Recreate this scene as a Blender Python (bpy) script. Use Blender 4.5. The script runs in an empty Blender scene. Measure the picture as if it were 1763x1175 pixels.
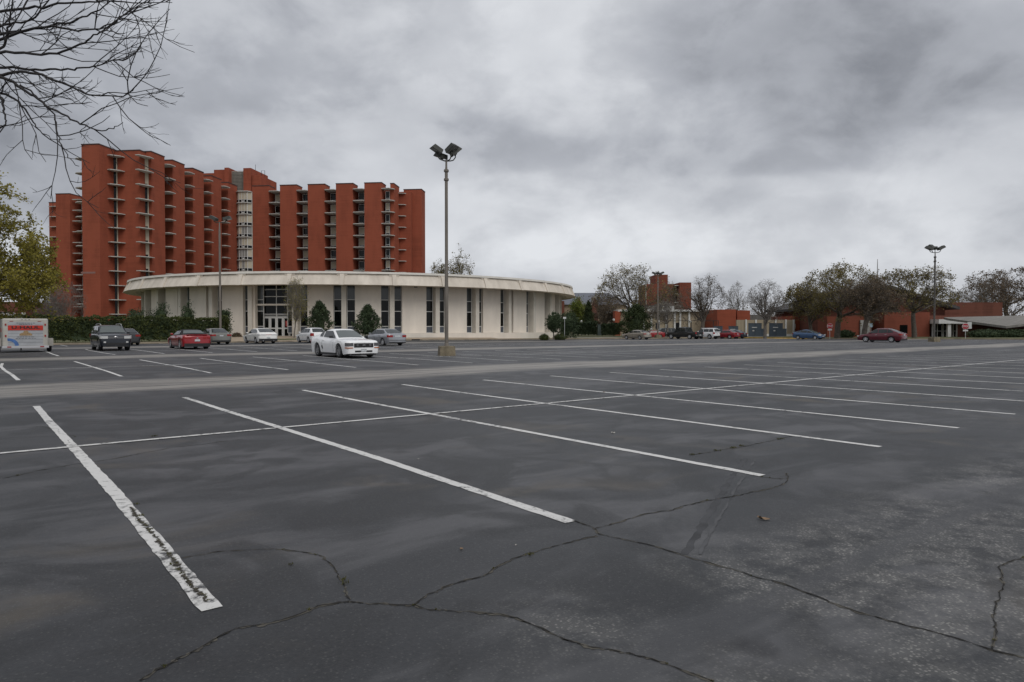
import bpy, bmesh, math, random
import numpy as np
from mathutils import Vector, Matrix

SC = bpy.context.scene
COL = SC.collection
PI = math.pi
R = math.radians

# ------------------------------------------------------------------ camera
cam_d = bpy.data.cameras.new('camera')
cam_d.lens = 24.0
cam_d.sensor_width = 36.0
cam_d.clip_start = 0.05
cam_d.clip_end = 3000.0
cam = bpy.data.objects.new('camera', cam_d)
COL.objects.link(cam)
cam.location = (0, 0, 1.5)
cam.rotation_euler = (R(90 - 1.097), 0, 0)
SC.camera = cam

# ------------------------------------------------------------------ light, sky, exposure
SUN_EL, SUN_AZ = R(48), R(150)        # azimuth clockwise from +Y: behind the camera, a little to the right
sd = bpy.data.lights.new('sun', 'SUN')
sd.energy = 1.3
sd.angle = R(40)
sd.color = (1.0, 0.97, 0.93)
sun = bpy.data.objects.new('sun', sd)
COL.objects.link(sun)
sdir = Vector((math.sin(SUN_AZ) * math.cos(SUN_EL), math.cos(SUN_AZ) * math.cos(SUN_EL), math.sin(SUN_EL)))
sun.rotation_euler = sdir.to_track_quat('Z', 'Y').to_euler()
sun.location = sdir * 300

SC.view_settings.view_transform = 'Standard'
SC.view_settings.look = 'None'
SC.view_settings.exposure = 0.0
SC.view_settings.gamma = 1.0
SC.view_settings.use_curve_mapping = False

F = 1175.0
CLOUD_C = 0.10                        # keeps the cloud plane from running away at the horizon


def cloud_xy(px, py):
    d = Vector(((px - 881.5) / F, 1.0, (565.0 - py) / F)).normalized()
    return d.x / (d.z + CLOUD_C), d.y / (d.z + CLOUD_C)


def make_world():
    w = bpy.data.worlds.new('World')
    SC.world = w
    w.use_nodes = True
    nt = w.node_tree
    N, Lk = nt.nodes, nt.links
    N.clear()

    def nd(t, **kw):
        n = N.new(t)
        for k, v in kw.items():
            setattr(n, k, v)
        return n

    def mth(op, a, b=None, c=None, clamp=False):
        n = nd('ShaderNodeMath', operation=op, use_clamp=clamp)
        for i, x in enumerate((a, b, c)):
            if x is None:
                continue
            if isinstance(x, (int, float)):
                n.inputs[i].default_value = x
            else:
                Lk.new(x, n.inputs[i])
        return n.outputs[0]

    tc = nd('ShaderNodeTexCoord')
    sep = nd('ShaderNodeSeparateXYZ')
    Lk.new(tc.outputs['Generated'], sep.inputs[0])
    z = mth('MAXIMUM', sep.outputs['Z'], 0.0)
    zz = mth('ADD', z, CLOUD_C)
    X = mth('DIVIDE', sep.outputs['X'], zz)
    Y = mth('DIVIDE', sep.outputs['Y'], zz)
    cmb = nd('ShaderNodeCombineXYZ')
    Lk.new(X, cmb.inputs[0]); Lk.new(Y, cmb.inputs[1])

    def noise(scale, detail, rough, loc, sx=1.0, sy=1.0, dist=0.0):
        mp = nd('ShaderNodeMapping')
        mp.inputs['Location'].default_value = loc
        mp.inputs['Scale'].default_value = (sx, sy, 1)
        Lk.new(cmb.outputs[0], mp.inputs[0])
        n = nd('ShaderNodeTexNoise')
        n.inputs['Scale'].default_value = scale
        n.inputs['Detail'].default_value = detail
        n.inputs['Roughness'].default_value = rough
        n.inputs['Distortion'].default_value = dist
        Lk.new(mp.outputs[0], n.inputs[0])
        return n.outputs[0]

    def puff(scale, detail, rough, loc, st, dist=0.0):
        mp = nd('ShaderNodeMapping')
        mp.inputs['Location'].default_value = loc
        mp.inputs['Scale'].default_value = st
        Lk.new(tc.outputs['Generated'], mp.inputs[0])
        n = nd('ShaderNodeTexNoise')
        n.inputs['Scale'].default_value = scale
        n.inputs['Detail'].default_value = detail
        n.inputs['Roughness'].default_value = rough
        n.inputs['Distortion'].default_value = dist
        Lk.new(mp.outputs[0], n.inputs[0])
        return n.outputs[0]

    def band(x, a, b):
        n = nd('ShaderNodeMapRange', interpolation_type='SMOOTHSTEP')
        Lk.new(x, n.inputs['Value'])
        n.inputs['From Min'].default_value = a; n.inputs['From Max'].default_value = b
        return n.outputs[0]

    base = noise(0.55, 4, 0.5, (3.1, 1.7, 0.0), 1.0, 0.8, 0.4)
    big = puff(2.6, 8, 0.52, (0.3, 9.1, 6.2), (1, 1, 2.0), 0.25)
    mid = puff(6.5, 8, 0.55, (3.7, 11.9, 6.9), (1, 1, 1.6), 0.2)
    sml = puff(16.0, 6, 0.55, (2.2, 7.7, 1.9), (1, 1, 1.3), 0.1)
    v = mth('MULTIPLY_ADD', mth('SUBTRACT', base, 0.5), 0.08, 0.565)
    v = mth('MULTIPLY_ADD', mth('SUBTRACT', band(big, 0.34, 0.66), 0.5), 0.12, v)
    v = mth('MULTIPLY_ADD', mth('SUBTRACT', band(mid, 0.38, 0.62), 0.5), 0.12, v)
    v = mth('MULTIPLY_ADD', mth('SUBTRACT', sml, 0.5), 0.10, v)
    # the cloud masses of this day, as lobes on the cloud plane: (pixel x, pixel y, radius x, radius y, amount)
    wob = noise(1.1, 3, 0.5, (4.4, 0.3, 2.0))
    wob2 = noise(1.3, 3, 0.5, (0.4, 6.3, 1.0))
    for (px, py, rx, ry, amt) in LOBES:
        cx, cy = cloud_xy(px, py)
        dx = mth('DIVIDE', mth('SUBTRACT', mth('MULTIPLY_ADD', wob, 1.2, X), cx + 0.6), rx)
        dy = mth('DIVIDE', mth('SUBTRACT', mth('MULTIPLY_ADD', wob2, 1.2, Y), cy + 0.6), ry)
        q = mth('ADD', mth('MULTIPLY', dx, dx), mth('MULTIPLY', dy, dy))
        g = mth('DIVIDE', 1.0, mth('ADD', 1.0, mth('MULTIPLY', q, q)))
        v = mth('MULTIPLY_ADD', g, amt, v)
    v = mth('MINIMUM', mth('MAXIMUM', v, 0.16), 0.78)
    ramp = nd('ShaderNodeValToRGB')
    ramp.color_ramp.elements[0].position = 0.16
    ramp.color_ramp.elements[0].color = (0.150, 0.160, 0.185, 1)
    ramp.color_ramp.elements[1].position = 0.78
    ramp.color_ramp.elements[1].color = (0.775, 0.795, 0.830, 1)
    e = ramp.color_ramp.elements.new(0.47)
    e.color = (0.440, 0.458, 0.500, 1)
    Lk.new(v, ramp.inputs[0])
    sky = nd('ShaderNodeTexSky', sky_type='NISHITA')
    sky.sun_disc = False
    sky.sun_elevation = SUN_EL
    sky.sun_rotation = SUN_AZ
    bg1 = nd('ShaderNodeBackground'); bg1.inputs[1].default_value = 0.06
    Lk.new(sky.outputs[0], bg1.inputs[0])
    bg2 = nd('ShaderNodeBackground'); bg2.inputs[1].default_value = SKY_GAIN
    Lk.new(ramp.outputs[0], bg2.inputs[0])
    mix = nd('ShaderNodeMixShader')
    mix.inputs[0].default_value = 0.96
    Lk.new(bg1.outputs[0], mix.inputs[1]); Lk.new(bg2.outputs[0], mix.inputs[2])
    out = nd('ShaderNodeOutputWorld')
    Lk.new(mix.outputs[0], out.inputs[0])


SKY_GAIN = 1.0
LOBES = [
    (1640, 120, 0.60, 0.40, -0.21),
    (1230, 265, 0.50, 0.22, -0.05),
    (560, 215, 0.8, 0.30, -0.08),
    (40, 300, 0.8, 0.9, -0.18),
    (60, 60, 0.5, 0.4, -0.10),
    (1180, 345, 0.45, 0.3, -0.05),
    (960, 60, 0.50, 0.5, 0.07),
    (1100, 170, 0.35, 0.32, 0.07),
    (1000, 430, 1.6, 0.9, 0.13),
    (860, 335, 0.35, 0.3, 0.10),
    (1350, 330, 0.6, 0.25, 0.10),
    (1450, 420, 1.2, 0.8, 0.08),
]
make_world()

# ------------------------------------------------------------------ the lot's own axes: u along the rows, v across them
ANG = R(51.5)
UX, UY = math.sin(ANG), math.cos(ANG)
VX, VY = -math.cos(ANG), math.sin(ANG)


def ss(a, b, x):
    t = min(1.0, max(0.0, (x - a) / (b - a)))
    return t * t * (3 - 2 * t)


def gz(u, v):
    return -0.30 * ss(30, 105, u) * ss(20, 65, v)


def W2(u, v):
    return (u * UX + v * VX, u * UY + v * VY)


def W3(u, v, h=0.0):
    x, y = W2(u, v)
    return Vector((x, y, gz(u, v) + h))


def to_uv(x, y):
    return x * UX + y * UY, x * VX + y * VY


V_KERB, U_KERB = 72.5, 107.0


def ground_h(x, y):
    u, v = to_uv(x, y)
    inside = v < V_KERB and u < U_KERB
    return gz(u, v) + (0.0 if inside else 0.14)


def ray_px(px, depth):
    return (px - 881.5) / F * depth


# ------------------------------------------------------------------ mesh helpers
class MB:
    def __init__(s):
        s.v, s.f, s.m = [], [], []

    def add(s, verts, faces, m=0):
        o = len(s.v)
        s.v += [tuple(p) for p in verts]
        for f in faces:
            s.f.append(tuple(i + o for i in f)); s.m.append(m)
        return s

    def box(s, c, d, m=0, rz=0.0, M=None):
        hx, hy, hz = d[0] / 2, d[1] / 2, d[2] / 2
        P = [(-hx, -hy, -hz), (hx, -hy, -hz), (hx, hy, -hz), (-hx, hy, -hz), (-hx, -hy, hz), (hx, -hy, hz), (hx, hy, hz), (-hx, hy, hz)]
        if M is None:
            ca, sa = math.cos(rz), math.sin(rz)
            P = [(c[0] + x * ca - y * sa, c[1] + x * sa + y * ca, c[2] + z) for x, y, z in P]
        else:
            P = [tuple(M @ Vector(p) + Vector(c)) for p in P]
        return s.add(P, [(0, 3, 2, 1), (4, 5, 6, 7), (0, 1, 5, 4), (1, 2, 6, 5), (2, 3, 7, 6), (3, 0, 4, 7)], m)

    def b2(s, x0, x1, y0, y1, z0, z1, m=0):
        return s.box(((x0 + x1) / 2, (y0 + y1) / 2, (z0 + z1) / 2), (abs(x1 - x0), abs(y1 - y0), abs(z1 - z0)), m)

    def prism(s, poly, z0, z1, m=0):
        n = len(poly)
        a = sum(poly[i][0] * poly[(i + 1) % n][1] - poly[(i + 1) % n][0] * poly[i][1] for i in range(n))
        if a < 0:
            poly = poly[::-1]
        P = [(x, y, z0) for x, y in poly] + [(x, y, z1) for x, y in poly]
        fs = [tuple(range(n))[::-1], tuple(range(n, 2 * n))]
        fs += [(i, (i + 1) % n, n + (i + 1) % n, n + i) for i in range(n)]
        return s.add(P, fs, m)

    def tube(s, pts, rads, n=8, m=0, caps=True):
        pts = [Vector(p) for p in pts]
        if isinstance(rads, (int, float)):
            rads = [rads] * len(pts)
        V, Fs = [], []
        up = Vector((0, 0, 1))
        a = None
        for i, p in enumerate(pts):
            t = (pts[min(i + 1, len(pts) - 1)] - pts[max(i - 1, 0)]).normalized()
            if a is None:
                a = t.orthogonal().normalized()
            else:
                a = (a - t * a.dot(t)).normalized()
            b = t.cross(a)
            for k in range(n):
                q = 2 * PI * k / n
                V.append(p + (a * math.cos(q) + b * math.sin(q)) * rads[i])
        for i in range(len(pts) - 1):
            for k in range(n):
                k2 = (k + 1) % n
                Fs.append((i * n + k, i * n + k2, (i + 1) * n + k2, (i + 1) * n + k))
        if caps:
            Fs.append(tuple(range(n))[::-1])
            Fs.append(tuple(range((len(pts) - 1) * n, len(pts) * n)))
        return s.add(V, Fs, m)

    def lathe(s, prof, n=16, c=(0, 0, 0), m=0, axis='z'):
        V, Fs = [], []
        for (r, z) in prof:
            for k in range(n):
                q = 2 * PI * k / n
                if axis == 'z':
                    V.append((c[0] + r * math.cos(q), c[1] + r * math.sin(q), c[2] + z))
                else:
                    V.append((c[0] + r * math.cos(q), c[1] + z, c[2] + r * math.sin(q)))
        for i in range(len(prof) - 1):
            for k in range(n):
                k2 = (k + 1) % n
                f = (i * n + k, i * n + k2, (i + 1) * n + k2, (i + 1) * n + k)
                Fs.append(f if axis == 'z' else f[::-1])
        return s.add(V, Fs, m)

    def mesh(s, name, mats, smooth=None):
        me = bpy.data.meshes.new(name)
        me.from_pydata(s.v, [], s.f)
        if not isinstance(mats, (list, tuple)):
            mats = [mats]
        for mt in mats:
            me.materials.append(mt)
        if len(mats) > 1:
            me.polygons.foreach_set('material_index', s.m)
        me.update()
        if smooth is not None:
            me.polygons.foreach_set('use_smooth', [True] * len(me.polygons))
            me.set_sharp_from_angle(angle=R(smooth))
        return me

    def build(s, name, mats, parent=None, smooth=None):
        return link(name, s.mesh(name, mats, smooth), parent)


def link(name, me, parent=None):
    o = bpy.data.objects.new(name, me)
    COL.objects.link(o)
    if parent is not None:
        o.parent = parent
    return o


def np_mesh(name, V, Fq, mats, midx=None, smooth=False):
    V = np.asarray(V, dtype=np.float32); Fq = np.asarray(Fq, dtype=np.int32)
    n, k = Fq.shape
    me = bpy.data.meshes.new(name)
    me.vertices.add(len(V)); me.vertices.foreach_set('co', V.ravel())
    me.loops.add(n * k); me.loops.foreach_set('vertex_index', Fq.ravel())
    me.polygons.add(n)
    me.polygons.foreach_set('loop_start', np.arange(0, n * k, k, dtype=np.int32))
    for mt in (mats if isinstance(mats, (list, tuple)) else [mats]):
        me.materials.append(mt)
    if midx is not None:
        me.polygons.foreach_set('material_index', np.asarray(midx, dtype=np.int32))
    if smooth:
        me.polygons.foreach_set('use_smooth', np.ones(n, dtype=bool))
    me.update(calc_edges=True)
    return me


def tag(o, label=None, cat=None, group=None, kind=None):
    if label: o['label'] = label
    if cat: o['category'] = cat
    if group: o['group'] = group
    if kind: o['kind'] = kind
    return o


def thing(name, label, cat, loc=(0, 0, 0), rz=0.0, group=None):
    o = bpy.data.objects.new(name, None)
    o.empty_display_size = 0.3
    COL.objects.link(o)
    o.location = loc
    o.rotation_euler = (0, 0, rz)
    return tag(o, label, cat, group)


# ------------------------------------------------------------------ materials
def new_mat(name):
    m = bpy.data.materials.new(name)
    m.use_nodes = True
    return m, m.node_tree.nodes, m.node_tree.links, m.node_tree.nodes['Principled BSDF']


def mat(name, col, rough=0.6, var=0.0, scale=3.0, metal=0.0, bump=0.0, bscale=None, stretch=(1, 1, 1), spec=0.5, coat=0.0, detail=5, tint=None):
    m, N, Lk, P = new_mat(name)
    P.inputs['Base Color'].default_value = (*col, 1)
    P.inputs['Roughness'].default_value = rough
    P.inputs['Metallic'].default_value = metal
    P.inputs['Specular IOR Level'].default_value = spec
    P.inputs['Coat Weight'].default_value = coat
    P.inputs['Coat Roughness'].default_value = 0.05
    if var or bump:
        tc = N.new('ShaderNodeTexCoord')
        mp = N.new('ShaderNodeMapping'); mp.inputs['Scale'].default_value = stretch
        Lk.new(tc.outputs['Object'], mp.inputs[0])
    if var:
        n = N.new('ShaderNodeTexNoise')
        n.inputs['Scale'].default_value = scale; n.inputs['Detail'].default_value = detail; n.inputs['Roughness'].default_value = 0.6
        Lk.new(mp.outputs[0], n.inputs[0])
        r = N.new('ShaderNodeValToRGB')
        r.color_ramp.elements[0].position = 0.3; r.color_ramp.elements[1].position = 0.7
        lo = tint if tint else tuple(c * (1 - var) for c in col)
        r.color_ramp.elements[0].color = (*lo, 1)
        r.color_ramp.elements[1].color = (*[min(1, c * (1 + var)) for c in col], 1)
        Lk.new(n.outputs[0], r.inputs[0]); Lk.new(r.outputs[0], P.inputs['Base Color'])
    if bump:
        n2 = N.new('ShaderNodeTexNoise')
        n2.inputs['Scale'].default_value = bscale or scale * 8; n2.inputs['Detail'].default_value = 4
        Lk.new(mp.outputs[0], n2.inputs[0])
        b = N.new('ShaderNodeBump'); b.inputs['Strength'].default_value = bump; b.inputs['Distance'].default_value = 0.02
        Lk.new(n2.outputs[0], b.inputs['Height']); Lk.new(b.outputs[0], P.inputs['Normal'])
    return m


def leaf_mat(name, c1, c2, scale=0.6, trans=0.35):
    m, N, Lk, P = new_mat(name)
    tc = N.new('ShaderNodeTexCoord')
    n = N.new('ShaderNodeTexNoise'); n.inputs['Scale'].default_value = scale; n.inputs['Detail'].default_value = 6; n.inputs['Roughness'].default_value = 0.75
    Lk.new(tc.outputs['Object'], n.inputs[0])
    r = N.new('ShaderNodeValToRGB')
    r.color_ramp.elements[0].position = 0.35; r.color_ramp.elements[1].position = 0.65
    r.color_ramp.elements[0].color = (*c1, 1); r.color_ramp.elements[1].color = (*c2, 1)
    Lk.new(n.outputs[0], r.inputs[0]); Lk.new(r.outputs[0], P.inputs['Base Color'])
    P.inputs['Roughness'].default_value = 0.7
    P.inputs['Specular IOR Level'].default_value = 0.25
    if trans:
        t = N.new('ShaderNodeBsdfTranslucent'); Lk.new(r.outputs[0], t.inputs[0])
        mx = N.new('ShaderNodeMixShader'); mx.inputs[0].default_value = trans
        Lk.new(P.outputs[0], mx.inputs[1]); Lk.new(t.outputs[0], mx.inputs[2])
        Lk.new(mx.outputs[0], N['Material Output'].inputs[0])
    return m


M = {}
M['concrete'] = mat('concrete', (0.33, 0.30, 0.26), 0.85, 0.25, 1.2, bump=0.3)
M['kerb'] = mat('kerb', (0.20, 0.165, 0.12), 0.9, 0.35, 0.9, bump=0.3)
M['walk'] = mat('walk', (0.36, 0.285, 0.205), 0.9, 0.18, 0.5, bump=0.2)
M['yellow'] = mat('yellow', (0.55, 0.33, 0.06), 0.8, 0.3, 2.0)
M['white_metal'] = mat('white_metal', (0.62, 0.62, 0.60), 0.5, 0.08, 2.0)
M['precast'] = mat('precast', (0.74, 0.675, 0.59), 0.85, 0.08, 0.7, bump=0.25, bscale=14, stretch=(1, 1, 0.35))
M['glass_dark'] = mat('glass_dark', (0.006, 0.007, 0.007), 0.06, spec=0.24)
M['black'] = mat('black', (0.012, 0.012, 0.013), 0.6)
M['bark'] = mat('bark', (0.105, 0.088, 0.072), 0.9, 0.35, 3.0)
M['bark_grey'] = mat('bark_grey', (0.165, 0.148, 0.130), 0.9, 0.35, 3.0)
M['bark_dark'] = mat('bark_dark', (0.030, 0.027, 0.027), 0.9, 0.3, 3.0)
# ================================================================== ground and parking lot
def grass_mat():
    m, N, Lk, P = new_mat('lawn')
    tc = N.new('ShaderNodeTexCoord')
    n = N.new('ShaderNodeTexNoise'); n.inputs['Scale'].default_value = 0.25; n.inputs['Detail'].default_value = 9; n.inputs['Roughness'].default_value = 0.75
    Lk.new(tc.outputs['Object'], n.inputs[0])
    r = N.new('ShaderNodeValToRGB')
    r.color_ramp.elements[0].position = 0.35; r.color_ramp.elements[1].position = 0.68
    r.color_ramp.elements[0].color = (0.050, 0.062, 0.018, 1); r.color_ramp.elements[1].color = (0.135, 0.125, 0.055, 1)
    Lk.new(n.outputs[0], r.inputs[0]); Lk.new(r.outputs[0], P.inputs['Base Color'])
    P.inputs['Roughness'].default_value = 0.95
    return m


def asphalt_mat():
    m, N, Lk, P = new_mat('asphalt')
    geo = N.new('ShaderNodeTexCoord')
    # rotate object coordinates into the lot's (u, v)
    mp = N.new('ShaderNodeMapping')
    mp.vector_type = 'TEXTURE'
    mp.inputs['Rotation'].default_value = (0, 0, PI / 2 - ANG)
    Lk.new(geo.outputs['Object'], mp.inputs[0])
    sep = N.new('ShaderNodeSeparateXYZ'); Lk.new(mp.outputs[0], sep.inputs[0])

    def val(x, inp):
        if isinstance(x, (int, float)):
            inp.default_value = x
        else:
            Lk.new(x, inp)

    def mth(op, a, b=None, c=None, clamp=False):
        n = N.new('ShaderNodeMath'); n.operation = op; n.use_clamp = clamp
        for i, x in enumerate((a, b, c)):
            if x is not None:
                val(x, n.inputs[i])
        return n.outputs[0]

    def noise(scale, detail=5, rough=0.6, st=(1, 1, 1), loc=(0, 0, 0), dist=0.0):
        q = N.new('ShaderNodeMapping'); q.inputs['Scale'].default_value = st; q.inputs['Location'].default_value = loc
        Lk.new(mp.outputs[0], q.inputs[0])
        n = N.new('ShaderNodeTexNoise')
        n.inputs['Scale'].default_value = scale; n.inputs['Detail'].default_value = detail
        n.inputs['Roughness'].default_value = rough; n.inputs['Distortion'].default_value = dist
        Lk.new(q.outputs[0], n.inputs[0])
        return n.outputs[0]

    def smooth(x, a, b):
        n = N.new('ShaderNodeMapRange'); n.interpolation_type = 'SMOOTHSTEP'
        Lk.new(x, n.inputs['Value'])
        n.inputs['From Min'].default_value = a; n.inputs['From Max'].default_value = b
        return n.outputs[0]

    def mix(fac, a, b):
        n = N.new('ShaderNodeMix'); n.data_type = 'RGBA'
        val(fac, n.inputs[0])
        for x, i in ((a, 6), (b, 7)):
            if isinstance(x, tuple):
                n.inputs[i].default_value = (*x, 1)
            else:
                Lk.new(x, n.inputs[i])
        return n.outputs[2]

    V, U = sep.outputs['Y'], sep.outputs['X']
    big = noise(0.16, 5, 0.55, (0.55, 1, 1))
    streak = noise(0.75, 6, 0.62, (0.45, 1.2, 1), (3, 1, 0), 0.8)
    swirl = noise(0.7, 5, 0.55, (1, 1, 1), (9, 4, 0), 1.6)
    fine = noise(38, 3, 0.7)
    grit = noise(160, 2, 0.8)
    col = mix(smooth(big, 0.32, 0.68), (0.023, 0.025, 0.028), (0.047, 0.048, 0.052))
    col = mix(mth('MULTIPLY', smooth(streak, 0.44, 0.64), 0.85), col, (0.090, 0.090, 0.095))
    col = mix(mth('MULTIPLY', smooth(swirl, 0.54, 0.38), 0.80), col, (0.022, 0.023, 0.025))
    # brown stains, mostly where cars stand
    stain = noise(0.42, 5, 0.6, (1, 1, 1), (21, 3, 0), 0.8)
    col = mix(mth('MULTIPLY', smooth(stain, 0.56, 0.72), 0.55), col, (0.108, 0.090, 0.068))
    oil = noise(1.3, 3, 0.5, (1, 1, 1), (5, 13, 0))
    col = mix(mth('MULTIPLY', smooth(oil, 0.62, 0.72), 0.65), col, (0.019, 0.019, 0.021))
    # the seal coat is worn off along the driving aisles: v = 20 + 20.1 k
    wav = mth('MULTIPLY_ADD', mth('SUBTRACT', noise(0.13, 4, 0.6, (1, 1, 1), (2, 8, 0)), 0.5), 3.0, V)
    ph = mth('SUBTRACT', mth('WRAP', mth('ADD', wav, 10.05 - 20.05), 20.1, 0.0), 10.05)
    band = smooth(mth('ABSOLUTE', ph), 2.5, 1.1)
    worn_n = noise(1.0, 8, 0.70, (0.16, 1.7, 1), (1, 1, 0), 0.5)
    worn = mth('MULTIPLY', band, smooth(worn_n, 0.30, 0.56))
    first = smooth(V, 6.0, 9.0)                       # the aisle by the camera is worn far less
    worn = mth('MULTIPLY', worn, mth('MULTIPLY_ADD', first, 1.0, 0.0))
    speck = smooth(noise(55, 4, 0.75), 0.42, 0.62)
    col = mix(mth('MULTIPLY', worn, mth('MULTIPLY_ADD', speck, 0.22, 0.78)), col, (0.320, 0.296, 0.264))
    # near aisle: scuffed patches with bare aggregate
    nb = mth('MULTIPLY', smooth(mth('ABSOLUTE', mth('ADD', V, -1.45)), 1.75, 0.7), smooth(U, 1.5, 2.3))
    patch = mth('MULTIPLY', smooth(noise(0.9, 3, 0.5, (1.0, 0.55, 1), (14, 6, 0)), 0.30, 0.52), smooth(noise(3.2, 7, 0.75, (1, 1, 1), (4, 16, 0)), 0.38, 0.62))
    vo = N.new('ShaderNodeTexVoronoi'); vo.inputs['Scale'].default_value = 62; vo.inputs['Randomness'].default_value = 1.0
    Lk.new(mp.outputs[0], vo.inputs['Vector'])
    stone = N.new('ShaderNodeSeparateXYZ'); Lk.new(vo.outputs['Color'], stone.inputs[0])
    agg = mth('MULTIPLY', smooth(stone.outputs['X'], 0.35, 0.95), smooth(vo.outputs['Distance'], 0.62, 0.25))
    col = mix(mth('MULTIPLY', mth('MULTIPLY', nb, patch), mth('MULTIPLY_ADD', agg, 0.85, 0.24)), col, (0.30, 0.29, 0.27))
    # tyre paths polished dark through the worn patch
    path = smooth(mth('ABSOLUTE', mth('ADD', mth('MULTIPLY_ADD', mth('SUBTRACT', noise(0.5, 3, 0.5), 0.5), 0.2, V), -2.03)), 0.11, 0.05)
    col = mix(mth('MULTIPLY', mth('MULTIPLY', path, smooth(U, 1.0, 2.2)), 0.65), col, (0.050, 0.051, 0.055))
    # bare stones showing everywhere, a few per hand's breadth
    col = mix(mth('MULTIPLY', mth('MULTIPLY', smooth(stone.outputs['Y'], 0.62, 0.98), smooth(vo.outputs['Distance'], 0.5, 0.2)), mth('MULTIPLY_ADD', big, 0.5, 0.06)), col, (0.17, 0.168, 0.16))
    col = mix(mth('MULTIPLY', smooth(fine, 0.30, 0.75), 0.20), col, (0.092, 0.092, 0.094))
    pale = smooth(noise(95, 1, 0.5), 0.74, 0.80)
    col = mix(mth('MULTIPLY', pale, 0.35), col, (0.20, 0.19, 0.18))
    Lk.new(col, P.inputs['Base Color'])
    P.inputs['Specular IOR Level'].default_value = 0.34
    rg = mth('MULTIPLY_ADD', big, -0.18, 0.66)
    Lk.new(rg, P.inputs['Roughness'])
    b = N.new('ShaderNodeBump'); b.inputs['Strength'].default_value = 0.30; b.inputs['Distance'].default_value = 0.004
    Lk.new(mth('ADD', grit, mth('MULTIPLY', vo.outputs['Distance'], -0.5)), b.inputs['Height'])
    Lk.new(b.outputs[0], P.inputs['Normal'])
    return m


M['lawn'] = grass_mat()
M['asphalt'] = asphalt_mat()


def paint_mat():
    m, N, Lk, P = new_mat('road_paint')
    tc = N.new('ShaderNodeTexCoord')
    n = N.new('ShaderNodeTexNoise'); n.inputs['Scale'].default_value = 9; n.inputs['Detail'].default_value = 8; n.inputs['Roughness'].default_value = 0.75
    Lk.new(tc.outputs['Object'], n.inputs[0])
    n2 = N.new('ShaderNodeTexNoise'); n2.inputs['Scale'].default_value = 0.6; n2.inputs['Detail'].default_value = 3
    Lk.new(tc.outputs['Object'], n2.inputs[0])
    a = N.new('ShaderNodeMath'); a.operation = 'MULTIPLY_ADD'; a.inputs[1].default_value = 0.55
    Lk.new(n2.outputs[0], a.inputs[0]); Lk.new(n.outputs[0], a.inputs[2])
    r = N.new('ShaderNodeValToRGB')
    r.color_ramp.elements[0].position = 0.80; r.color_ramp.elements[0].color = (0.62, 0.61, 0.59, 1)
    r.color_ramp.elements[1].position = 0.93; r.color_ramp.elements[1].color = (0.085, 0.085, 0.088, 1)
    e = r.color_ramp.elements.new(0.865); e.color = (0.44, 0.435, 0.42, 1)
    Lk.new(a.outputs[0], r.inputs[0]); Lk.new(r.outputs[0], P.inputs['Base Color'])
    P.inputs['Roughness'].default_value = 0.8
    P.inputs['Specular IOR Level'].default_value = 0.3
    return m


M['paint'] = paint_mat()
M['crack'] = mat('crack', (0.014, 0.013, 0.011), 0.95, 0.5, 6.0)
M['crack_edge'] = mat('crack_edge', (0.080, 0.073, 0.060), 0.95, 0.5, 14.0)
M['weed'] = leaf_mat('weed', (0.030, 0.034, 0.010), (0.125, 0.118, 0.035), 9.0)
M['crack_fill'] = mat('crack_fill', (0.045, 0.038, 0.026), 0.95, 0.6, 30)


def build_ground():
    us = [-900, -400, -200, -120] + list(range(-80, 107, 6)) + [U_KERB, U_KERB + 0.01, 118, 130, 160, 200, 300, 500, 900]
    vs = [-900, -300, -100, -60, -40] + list(range(-30, 72, 6)) + [V_KERB, V_KERB + 0.01, 80, 90, 120, 160, 200, 300, 500, 1000]
    V, Fq = [], []
    for v in vs:
        for u in us:
            x, y = W2(u, v)
            inside = u <= U_KERB and v <= V_KERB
            V.append((x, y, gz(u, v) + (-0.06 if inside else 0.12)))
    n = len(us)
    for j in range(len(vs) - 1):
        for i in range(n - 1):
            Fq.append((j * n + i, j * n + i + 1, (j + 1) * n + i + 1, (j + 1) * n + i))
    g = link('ground', np_mesh('ground', V, Fq, M['lawn']))
    tag(g, 'lawn and soil around the parking lot, out to the horizon', kind='structure')
    # asphalt sheet
    us = np.linspace(-120, U_KERB - 0.02, 90); vs = np.linspace(-60, V_KERB - 0.02, 60)
    V, Fq = [], []
    for v in vs:
        for u in us:
            V.append(tuple(W3(u, v)))
    n = len(us)
    for j in range(len(vs) - 1):
        for i in range(n - 1):
            Fq.append((j * n + i, j * n + i + 1, (j + 1) * n + i + 1, (j + 1) * n + i))
    lot = link('parking_lot', np_mesh('parking_lot', V, Fq, M['asphalt']))
    tag(lot, 'wide cracked grey asphalt parking lot with worn aisles', kind='structure')
    return lot


LOT = build_ground()


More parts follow.
